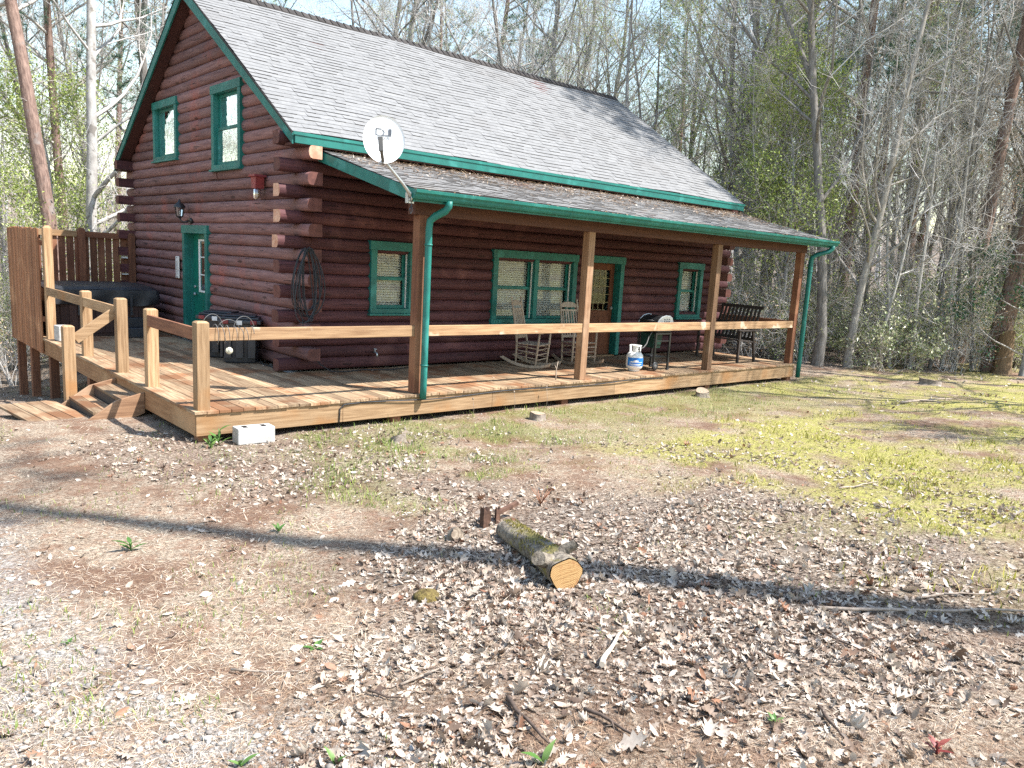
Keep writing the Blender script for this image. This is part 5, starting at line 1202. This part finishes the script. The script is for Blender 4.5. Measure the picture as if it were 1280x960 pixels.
BK = dict(grey=bark('grey_bark',(.38,.37,.355),(.19,.18,.17),(.44,.43,.42)), brown=bark('brown_bark',(.26,.24,.22),(.125,.112,.10)),
          pine=bark('pine_bark',(.30,.205,.165),(.13,.085,.07),(.24,.20,.18)), pale=bark('pale_sycamore_bark',(.47,.45,.42),(.28,.26,.24),(.20,.18,.16),(3,3,1.3),3,.56,.62,3.2), ash=bark('ashen_bark',(.40,.37,.33),(.23,.205,.18),(.20,.18,.16)), far=bark('far_bark',(.52,.51,.50),(.40,.39,.385)), dark=bark('dark_bark',(.115,.095,.08),(.06,.05,.042)))  # haze put in as paler bark, the far one most
TW = dict(grey=pmat('grey_twigs',(.54,.52,.50),(.40,.38,.36),(1,1,1),ns=2,rough=.85,bump=0,var=0), brown=pmat('brown_twigs',(.46,.42,.38),(.32,.29,.26),(1,1,1),ns=2,rough=.85,bump=0,var=0))  # twigs paled, woodland haze put into their colour
LF = dict(fresh=ramp_mat('fresh_leaves',[(0,(.17,.24,.05)),(.5,(.33,.40,.10)),(1,(.48,.52,.20))],.5,.4,.35,0), olive=ramp_mat('evergreen_leaves',[(0,(.08,.12,.045)),(.4,(.18,.22,.095)),(.7,(.34,.36,.18)),(1,(.58,.54,.38))],.32,.55,.15,0),  # evergreen leaves lightened as well, haze put into the tone
          holly=ramp_mat('holly_leaves',[(0,(.016,.065,.026)),(.6,(.035,.12,.045)),(1,(.09,.19,.07))],.28,.6,.1,0), bud=ramp_mat('spring_buds',[(0,(.24,.31,.09)),(.6,(.40,.46,.16)),(1,(.48,.46,.22))],.6,.3,.3,0),
          needle=ramp_mat('pine_needles',[(0,(.04,.10,.07)),(.6,(.085,.17,.115)),(1,(.16,.24,.13))],.5,.35,.2,0), dead=ramp_mat('dead_beech_leaves',[(0,(.36,.24,.14)),(.6,(.52,.38,.25)),(1,(.62,.50,.36))],.6,.3,.3,0))
PROTO = {}
def proto(key, name, parts):
    root = bpy.data.objects.new(name, None); root.empty_display_size = .3
    for o in parts: o.parent = root
    PROTO[key] = (root, parts)
def plant(key, x, y, s=1.0, rz=0.0, lean=(0,0), label=None, cat='tree', group=None, sz=None, dz=0, bk=None, name=None):
    root, parts = PROTO[key]
    r = root.copy(); COL.objects.link(r)
    if name: r.name = name
    r.location = (x, y, gz(x, y)+dz); r.rotation_euler = (lean[0], lean[1], rz); r.rotation_mode = 'XYZ'; r.scale = (s, s, sz or s)
    tag(r, label, cat, group)
    for p in parts:
        c = p.copy(); COL.objects.link(c); c.parent = r
    return r
def make_bare(key, seed, name, bk, tw, bud=0, leafm=None, lsize=.05, lspread=.1, **kw):
    tr, cr, tips = bare_tree(seed, **kw); g = np.random.default_rng(seed+100)
    parts = [tr.mesh('trunk', BK[bk]), cr.mesh('crown', TW[tw], False)]
    parts[1]['kind'] = 'stuff' if False else 'thing'; del parts[1]['kind']
    if bud: parts.append(leaf_cloud('foliage', [t[0] for t in tips], None, bud, lsize, LF[leafm], g, lspread))
    for p in parts: COL.objects.unlink(p)
    proto(key, name, parts)
make_bare('oak1', 1, 'bare_tree', 'grey', 'grey', H=19, R0=.15, z0=3.2, nl=24, bud=3200, leafm='bud', lsize=.055)
make_bare('oak2', 2, 'bare_tree', 'brown', 'grey', H=17, R0=.115, z0=2.4, nl=24, fork=6.5, wob=.05)
make_bare('oak3', 3, 'bare_tree', 'grey', 'brown', H=15, R0=.095, z0=1.8, nl=26, wob=.05, bud=5200, leafm='bud', lsize=.06)
make_bare('oak4', 4, 'bare_tree', 'brown', 'brown', H=21, R0=.18, z0=5, nl=22, lm=.32, fork=9)
make_bare('sap1', 5, 'slender_sapling', 'pale', 'grey', H=10.5, R0=.042, z0=2.0, nl=15, lm=.22, subs=4, twigs=5, wob=.03)
make_bare('sap2', 6, 'slender_sapling', 'grey', 'brown', H=8, R0=.04, z0=1.0, nl=16, lm=.25, subs=4, twigs=6, wob=.06, bud=900, leafm='bud', lsize=.05)
make_bare('sap3', 16, 'slender_sapling', 'brown', 'brown', H=12, R0=.05, z0=1.2, nl=18, lm=.22, subs=5, twigs=5, wob=.045)
make_bare('ash', 17, 'bare_tree', 'ash', 'grey', H=17, R0=.14, z0=2.5, nl=26, ang=(.6,1.1), lm=.30, wob=.03)
make_bare('syc', 7, 'pale_barked_tree', 'pale', 'grey', H=17, R0=.15, z0=2.5, nl=20, ang=(.7,1.2), lm=.34, wob=.02)
make_bare('leafy1', 8, 'young_leafy_tree', 'grey', 'brown', H=8.0, R0=.075, z0=2.0, nl=22, lm=.46, ang=(.7,1.15), subs=7, twigs=5, fine=1, bud=15000, leafm='fresh', lsize=.085, lspread=.22)
make_bare('leafy2', 9, 'young_leafy_tree', 'brown', 'brown', H=12, R0=.10, z0=2.2, nl=24, lm=.38, subs=6, twigs=5, fine=1, bud=11000, leafm='fresh', lsize=.065, lspread=.28)
make_bare('holly', 10, 'holly_tree', 'grey', 'brown', H=5.5, R0=.07, z0=.8, nl=26, lm=.36, ang=(.9,1.4), subs=6, twigs=5, fine=1, bud=15000, leafm='holly', lsize=.075, lspread=.09)
make_bare('beech', 11, 'young_beech', 'grey', 'grey', H=9, R0=.07, z0=.8, nl=26, lm=.34, ang=(.8,1.3), subs=6, twigs=5, fine=1, bud=3200, leafm='dead', lsize=.075, lspread=.08)
def pine_tree(seed, H, R0, z0, nl, lm, tufts, per=20, dead=10):
    g = np.random.default_rng(seed); tr, cr = Tubes(), Tubes(); pts, drs = [], []
    P, _ = wander((0,0,-.4), (0,0,1), H+.4, 18, .05, .014, g)
    r_ = np.array([R0*(1.3 if i == 0 else 1.08 if i == 1 else 1)*(1-.85*(i/18)**1.2) for i in range(19)]); tr.add(P, np.maximum(r_,.02), 11)
    for k in range(dead):
        f = g.uniform(.35*z0/H, z0/H); b, dd = interp(P, f); L1, _ = wander(b, perp_dir(dd, g.uniform(1.2,1.7), g.uniform(0,6.28)), g.uniform(.3,2.0), 4, -.02, .15, g); cr.add(L1, np.array((.016,.012,.009,.006,.003)), 4)
    for k in range(nl):
        f = z0/H+(.99-z0/H)*(k+g.random())/nl; b, dd = interp(P, f); ln = H*lm*(1.15-f)*g.uniform(.6,1.15)+.4
        L1, _ = wander(b, perp_dir(dd, g.uniform(1.0,1.5), g.uniform(0,6.28)), ln, 6, .05, .10, g); cr.add(L1, np.linspace(.012+ln*.010,.005,7), 5)
        for m in range(tufts):
            f2 = g.uniform(.25,1); b2, d2 = interp(L1, f2); l2 = ln*.35*(1.2-f2)+.25
            L2, d3 = wander(b2, perp_dir(d2, g.uniform(.5,1.1), g.uniform(0,6.28)), l2, 2, .08, .2, g); cr.add(L2, np.array((.007,.005,.003)), 3)
            for q_ in (L2[1], L2[2], (L2[1]+L2[2])/2): pts.append(q_+g.normal(0,.04,3)); drs.append(d3)
    nd = needle_cloud('crown', pts, drs, per, .24, LF['needle'], g, .0075); nm = nd.data; nv = len(nm.vertices); V = np.empty(nv*3, np.float32); nm.vertices.foreach_get('co', V); rv_ = np.empty(nv, np.float32); nm.attributes['rnd'].data.foreach_get('value', rv_); bpy.data.objects.remove(nd)
    bV, bF = np.concatenate(cr.V), np.concatenate(cr.F4); nF = np.arange(nv).reshape(-1,3)
    parts = [tr.mesh('trunk', BK['pine']), np_mesh('crown', np.concatenate([V.reshape(-1,3), bV]), [nF, bF+nv], [LF['needle'], TW['brown']], rv=np.concatenate([rv_, np.zeros(len(bV))]), mi=np.concatenate([np.zeros(len(nF)), np.ones(len(bF))]))]
    for p in parts: COL.objects.unlink(p)
    return parts
proto('pine1', 'pine_tree', pine_tree(21, 24, .19, 9, 40, .22, 9))
proto('pine2', 'pine_tree', pine_tree(22, 20, .15, 6, 44, .22, 9))
proto('pole', 'pine_tree', pine_tree(24, 31, .25, 22, 26, .10, 6))
proto('pine3', 'pine_tree', pine_tree(23, 11, .09, 1.6, 46, .26, 9))
def shrub(seed, n, H, leaves, lsize, lm, tw='brown', spread=.06, arch=.03, rmul=1.0):
    g = np.random.default_rng(seed); st, pts = Tubes(), []
    for k in range(n):
        a = g.uniform(0,6.28); r0 = g.uniform(0,.30); p = (r0*math.cos(a), r0*math.sin(a), -.1)
        L1, _ = wander(p, (g.normal(0,.42),g.normal(0,.42),1), H*g.uniform(.55,1.05), 6, arch, .13, g); rr = (.006+.006*g.random())*rmul; st.add(L1, rr*(1-.75*np.arange(7)/6), 4)
        for m in range(7):
            f = g.uniform(.2,1); b, d = interp(L1, f); l2 = H*.3*g.uniform(.5,1.1)
            L2, d2 = wander(b, perp_dir(d, g.uniform(.5,1.1), g.uniform(0,6.28)), l2, 3, .03, .2, g); st.add(L2, np.array((.005,.004,.003,.002))*rmul, 3); pts += [L2[1], L2[2], L2[3]]
            for w in range(3):
                L3, _ = wander(L2[g.integers(1,4)], perp_dir(d2, g.uniform(.4,1), g.uniform(0,6.28)), l2*.6, 2, 0, .2, g); st.add(L3, np.array((.003,.0025,.0014))*rmul, 3); pts += [L3[1], L3[2]]
    parts = [st.mesh('stems', TW[tw], False)]
    if leaves: parts.append(leaf_cloud('foliage', pts, None, leaves, lsize, LF[lm], g, spread))
    for p in parts: COL.objects.unlink(p)
    return parts
proto('laurel1', 'laurel_shrub', shrub(41, 12, 2.6, 1900, .11, 'olive', rmul=1.3))
proto('laurel2', 'laurel_shrub', shrub(42, 10, 1.9, 1500, .10, 'olive', rmul=1.2))
proto('brush1', 'brush_shrub', shrub(43, 14, 3.0, 700, .065, 'fresh', 'grey'))
proto('brush2', 'brush_shrub', shrub(44, 16, 2.3, 350, .07, 'dead', 'grey'))
proto('brush3', 'brush_shrub', shrub(45, 18, 2.8, 2200, .06, 'fresh', 'brown', .10))
# directions in the plan: bearing b degrees right of straight ahead, r metres away
def polar(b, r): a = HEAD - R(b); return CAM[0]+r*math.cos(a), CAM[1]+r*math.sin(a)
def lean_to(side, back=0.0):
    """tip the tree towards the right of the view by side (rad)"""
    rx, ry = .739, -.674; ax, ay = -ry, rx                 # rotation axis pointing away from the viewer
    return (side*ax, side*ay)
NAMED = [
 ('pine1', -30.0, 22, .92, -.14, 'tall reddish pine leaning left, foremost trunk behind the privacy fence', 'pine tree'),
 ('pine2', -30.2, 29, 1.0, -.03, 'slim straight pine just right of the leaning reddish pine trunk', 'pine tree'),
 ('syc', -29.0, 23.5, 1.1, -.01, 'white-barked bare tree rising behind the fence beside the gable', 'tree'),
 ('oak4', -25.0, 30, 1.0, .03, 'dark twin-stemmed tree just left of the gable roof peak', 'tree'),
 ('oak1', 15.3, 27, 1.15, .0, 'straight grey tree behind the far right end of the main roof', 'tree'),
 ('pine1', 17.6, 34, .95, .0, 'blue green pine left of the forked grey tree beyond the porch roof', 'pine tree'),
 ('pine2', 22.6, 33, 1.0, .02, 'blue green pine right of the forked grey tree beyond the porch roof', 'pine tree'),
 ('oak2', 20.1, 22, 1.15, .02, 'forked dark grey tree over the right end of the porch roof', 'tree'),
 ('ash', 22.1, 22.3, .80, .05, 'pale grey tree on the wood edge just right of the porch downspout', 'tree'),
 ('leafy1', 17.4, 22.5, .95, .0, 'yellow green leafy tree behind the right end of the porch roof', 'tree'),
 ('leafy2', 7.5, 31, 1.05, .0, 'yellow green leafed tree peeping over the far roof ridge', 'tree'),
 ('leafy2', 13.0, 33, 1.1, .02, 'pale green leafed tree beyond the far roof slope, left of the straight grey tree', 'tree'),
 ('leafy2', 24.5, 31, 1.1, .03, 'pale green leafed tree deep in the right-hand woods behind the leaning saplings', 'tree'),
 ('leafy1', -31.0, 24, .9, .0, 'yellow green leafy tree at the left edge behind the privacy fence', 'tree'),
 ('pine1', 30.4, 25, 1.3, .10, 'thick dark pine leaning right, near the right edge of the view', 'pine tree'),
 ('pine2', 28.4, 27, 1.25, .10, 'leaning pine just left of the thickest dark pine', 'pine tree'),
 ('holly', 32.0, 24.2, 1.05, .0, 'dark green holly at the right edge of the woods', 'holly'),
 ('pine3', 15.0, 36, 1.1, .0, 'green young pine beyond the far gable end of the roof', 'pine tree'),
 ('oak4', 32.0, 27, 1.1, .10, 'big dark trunk at the extreme right of the woods', 'tree'),
]
placed = []
for i, (k, b, r, s, ln, lab, cat) in enumerate(NAMED):
    x, y = polar(b, r); plant(k, x, y, s, i*1.7, lean_to(ln), lab, cat); placed.append((x,y))
for i, (b, r, ln, k) in enumerate(((23.6,22.6,.13,'sap1'),(24.6,23.2,.18,'sap1'),(25.9,23.4,.06,'sap1'),(27.0,24.2,.10,'sap3'),(28.3,24.6,.09,'sap3'),(30.0,25.0,.15,'sap2'),(26.4,25.6,.12,'sap1'),(29.3,25.2,.16,'sap3'),(27.7,24.4,.17,'sap1'),(22.9,24.5,.02,'sap3'))):
    x, y = polar(b, r); plant(k, x, y, 1.0+.07*(i % 3), i*2.1, lean_to(ln), ('pale' if k == 'sap1' else 'grey brown')+' slender sapling leaning right at the edge of the right-hand woods', 'sapling', ('pale' if k == 'sap1' else 'grey brown')+' leaning saplings at the wood edge'); placed.append((x,y))
g = np.random.default_rng(77)
def allowed(x, y, m=0.0): return y > wood_edge(x)+m and not (-3.2 < x < 11.6 and -3 < y < 10.3+m)
LAB = {'oak1':'tall bare grey-barked tree among the woods behind the cabin and yard', 'oak2':'bare brown-barked forked tree in the woods behind the cabin and yard', 'oak3':'bare grey tree with tiny spring buds in the woods', 'oak4':'very tall bare dark tree deep in the woods',
       'sap1':'pale slender bare sapling standing within the woods', 'sap2':'thin twiggy sapling with small buds within the woods', 'sap3':'slender brown bare sapling standing within the woods', 'pine1':'tall pine with high green crown among the bare woods', 'pine2':'medium pine with green boughs among the bare woods', 'pine3':'small bushy green pine in the woods',
       'leafy1':'small tree in fresh yellow green leaf in the woods', 'leafy2':'slim tree in thin yellow green leaf in the woods', 'holly':'dark glossy holly in the woods', 'beech':'young beech holding dead tan leaves in the woods'}
CAT = {'sap1':'sapling','sap2':'sapling','sap3':'sapling','pine1':'pine tree','pine2':'pine tree','pine3':'pine tree','holly':'holly'}
def grove(n, keys, wts, b0, b1, r0, r1, dmin, seed, m=.3):
    g = np.random.default_rng(seed); c = 0; tries = 0
    while c < n and tries < n*60:
        tries += 1; b = g.uniform(b0,b1); r = math.sqrt(g.uniform(r0*r0,r1*r1)); x, y = polar(b, r)
        if not allowed(x, y, m) or any((x-u)**2+(y-v)**2 < dmin*dmin for u, v in placed): continue
        k = keys[g.choice(len(keys), p=np.array(wts)/sum(wts))]; s = g.uniform(.85,1.2)
        ln = lean_to(g.normal(.04 if b > 10 else 0,.05)); ln = (ln[0]+g.normal(0,.03), ln[1]+g.normal(0,.03))
        plant(k, x, y, s, g.uniform(0,6.28), ln, LAB[k], CAT.get(k,'tree'), LAB[k].split(' in the')[0].split(' among')[0].split(' standing')[0].split(' within')[0].split(' deep')[0]+' group'); placed.append((x,y)); c += 1
grove(42, ['oak1','oak2','oak3','oak4','pine1','pine2','leafy2','beech'], [3,3,4,1,3,2,3,.6], 15, 39, 22, 48, 1.6, 5)
grove(46, ['oak1','oak2','oak3','oak4','pine2','leafy2','sap3'], [5,5,5,2,1.5,2,3], -14, 17, 25, 50, 1.3, 26)
grove(20, ['oak1','oak2','oak3','pine1','pine2','leafy2'], [3,3,3,2,2,1], -40, -20, 21, 48, 1.8, 7)
grove(44, ['sap1','sap2','sap3','beech'], [2,3,5,2], 17, 38, 19, 38, .6, 8, .1)
grove(10, ['sap2','sap3','beech'], [3,3,1], -38, -24, 20, 34, 1.2, 9, .0)
grove(22, ['oak1','oak2','oak3','pine1','leafy2'], [3,2,4,2,2], -62, -41, 20, 44, 1.8, 10)
# shrubs along the wood edge
def hedge(n, keys, wts, b0, b1, r0, r1, dmin, seed, m=0):
    g = np.random.default_rng(seed); c = 0; tr = 0; own = []
    SL_ = {'laurel1':'tall olive-leaved evergreen shrub in the dark undergrowth at the wood edge','laurel2':'low olive-leaved evergreen shrub in the dark undergrowth at the wood edge','brush1':'thin pale brush shrub with a few fresh leaves under the trees','brush2':'bare grey brush shrub with some dead leaves under the trees','brush3':'yellow green leafing shrub under the trees'}
    while c < n and tr < n*80:
        tr += 1; b = g.uniform(b0,b1); r = g.uniform(r0,r1); x, y = polar(b, r)
        if not allowed(x, y, m) or any((x-u)**2+(y-v)**2 < dmin*dmin for u, v in own): continue
        k = keys[g.choice(len(keys), p=np.array(wts)/sum(wts))]
        plant(k, x, y, g.uniform(.75,1.2), g.uniform(0,6.28), (0,0), SL_[k], 'shrub', SL_[k].split(' in the')[0].split(' under')[0]+'s'); own.append((x,y)); c += 1
hedge(52, ['laurel1','laurel2','brush1','brush2','brush3'], [1.5,2,3,3,2.5], 14, 39, 19, 31, .9, 15)
hedge(34, ['laurel1','brush1','brush2','brush3'], [1,2,2,5], -42, -22, 19, 32, 1.2, 16)
hedge(16, ['laurel1','brush1','brush3'], [2,2,2], -6, 16, 24, 34, 1.6, 17, .6)
x, y = polar(34.1, 20.6)
# old cut snag at the right wood edge
x, y = polar(30.9, 24.6)
stump('upright broken brown snag at the right edge of the woods beneath the holly', x, y, .20, 1.05, .15, bark('snag_bark',(.22,.15,.09),(.12,.08,.05)), CUTG, seed=4, cat='snag', name='tree_snag')
# trees out of frame to the right and behind, whose shadows fall on the yard and the roof
def off(k, x, y, s, rz, lab): plant(k, x, y, s, rz, (.003,-.005) if k == 'pole' else (0,0), lab, CAT.get(k,'tree'))
CAT['pole'] = 'pine tree'
off('pole', 3.33, -15.45, 1.0, .4, 'very tall clear-stemmed pine standing out of view to the right of the yard')
off('oak1', 13.6, -9.6, .9, 1.2, 'bare tree standing out of view at the right side of the yard')
off('pine1', 17.5, -9.0, .85, 2.0, 'pine standing out of view at the right side of the yard')
off('beech', 8.3, -9.6, .8, 3.0, 'young beech standing out of view beside the right of the yard')
# the far woods read as one mass
T_ = Tubes(); g = np.random.default_rng(91)
for k in range(330):
    b = g.uniform(-44,44); r = math.sqrt(g.uniform(48**2,95**2)); x, y = polar(b, r); z = gz(x,y); H = g.uniform(7,15); R0 = g.uniform(.06,.15)
    P, _ = wander((x,y,z-.5), (g.normal(0,.05),g.normal(0,.05),1), H, 5, .01, .04, g); T_.add(P, R0*(1-.85*np.arange(6)/5), 5)
    for m in range(14):
        f = g.uniform(.2,.98); bb, d = interp(P, f); L1, d1 = wander(bb, perp_dir(d, g.uniform(.5,1.1), g.uniform(0,6.28)), H*.26*(1.2-f), 4, .04, .15, g); T_.add(L1, np.linspace(.03,.008,5)*(R0/.12), 3)
        for w in range(5):
            f2 = g.uniform(.2,1); b2, d2 = interp(L1, f2); L2, _ = wander(b2, perp_dir(d2, g.uniform(.4,1), g.uniform(0,6.28)), H*.10, 2, .03, .2, g); T_.add(L2, np.array((.012,.009,.004)), 3)
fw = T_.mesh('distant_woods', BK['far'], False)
tag(fw, 'hazy mass of bare grey trunks and twigs far behind the cabin', 'woods', kind='stuff')

# ---------------------------------------------------------------- light, sky, camera
w = bpy.data.worlds.new('World'); scene.world = w; w.use_nodes = True; nt = w.node_tree
sky = nt.nodes.new('ShaderNodeTexSky'); sky.sky_type = 'NISHITA'; sky.sun_disc = False
SUN = Vector((.38,-.57,1.0)).normalized()
sky.sun_elevation = math.asin(SUN.z); sky.sun_rotation = math.atan2(SUN.x, SUN.y); sky.air_density = 1.6; sky.dust_density = .6; sky.ozone_density = 1.0
bg = nt.nodes['Background']; bg.inputs[1].default_value = .13; nt.links.new(sky.outputs[0], bg.inputs[0])
sl = bpy.data.lights.new('sun', 'SUN'); sl.energy = 5.0; sl.angle = R(.53); sl.color = (1,.965,.915)
so = bpy.data.objects.new('sun', sl); COL.objects.link(so); so.rotation_euler = (-SUN).to_track_quat('-Z','Y').to_euler(); so.location = SUN*40
yaw, pitch, roll, fpx, pcx, pcy = -0.73854, -0.17411, 0.05822, 990.96269, 14.52758, 21.78644
fwd = np.array((-math.sin(yaw)*math.cos(pitch), math.cos(yaw)*math.cos(pitch), math.sin(pitch))); rt = np.array((math.cos(yaw), math.sin(yaw), 0)); up = np.cross(rt, fwd)
r2 = math.cos(roll)*rt + math.sin(roll)*up; u2 = -math.sin(roll)*rt + math.cos(roll)*up
cd = bpy.data.cameras.new('camera'); co = bpy.data.objects.new('camera', cd); COL.objects.link(co)
co.matrix_world = Matrix(((r2[0],u2[0],-fwd[0],CAM[0]),(r2[1],u2[1],-fwd[1],CAM[1]),(r2[2],u2[2],-fwd[2],CAM[2]),(0,0,0,1)))
cd.sensor_width = 36; cd.lens = fpx*36/1280; cd.shift_x = -pcx/1280; cd.shift_y = pcy/1280; cd.clip_start = .05; cd.clip_end = 2000
scene.camera = co
vs = scene.view_settings; vs.view_transform = 'Standard'; vs.look = 'None'; vs.gamma = 1; vs.use_curve_mapping = False; vs.exposure = 1.33
scene.render.film_transparent = False
scene.cycles.max_bounces = 8; scene.cycles.transparent_max_bounces = 12; scene.cycles.use_denoising = False
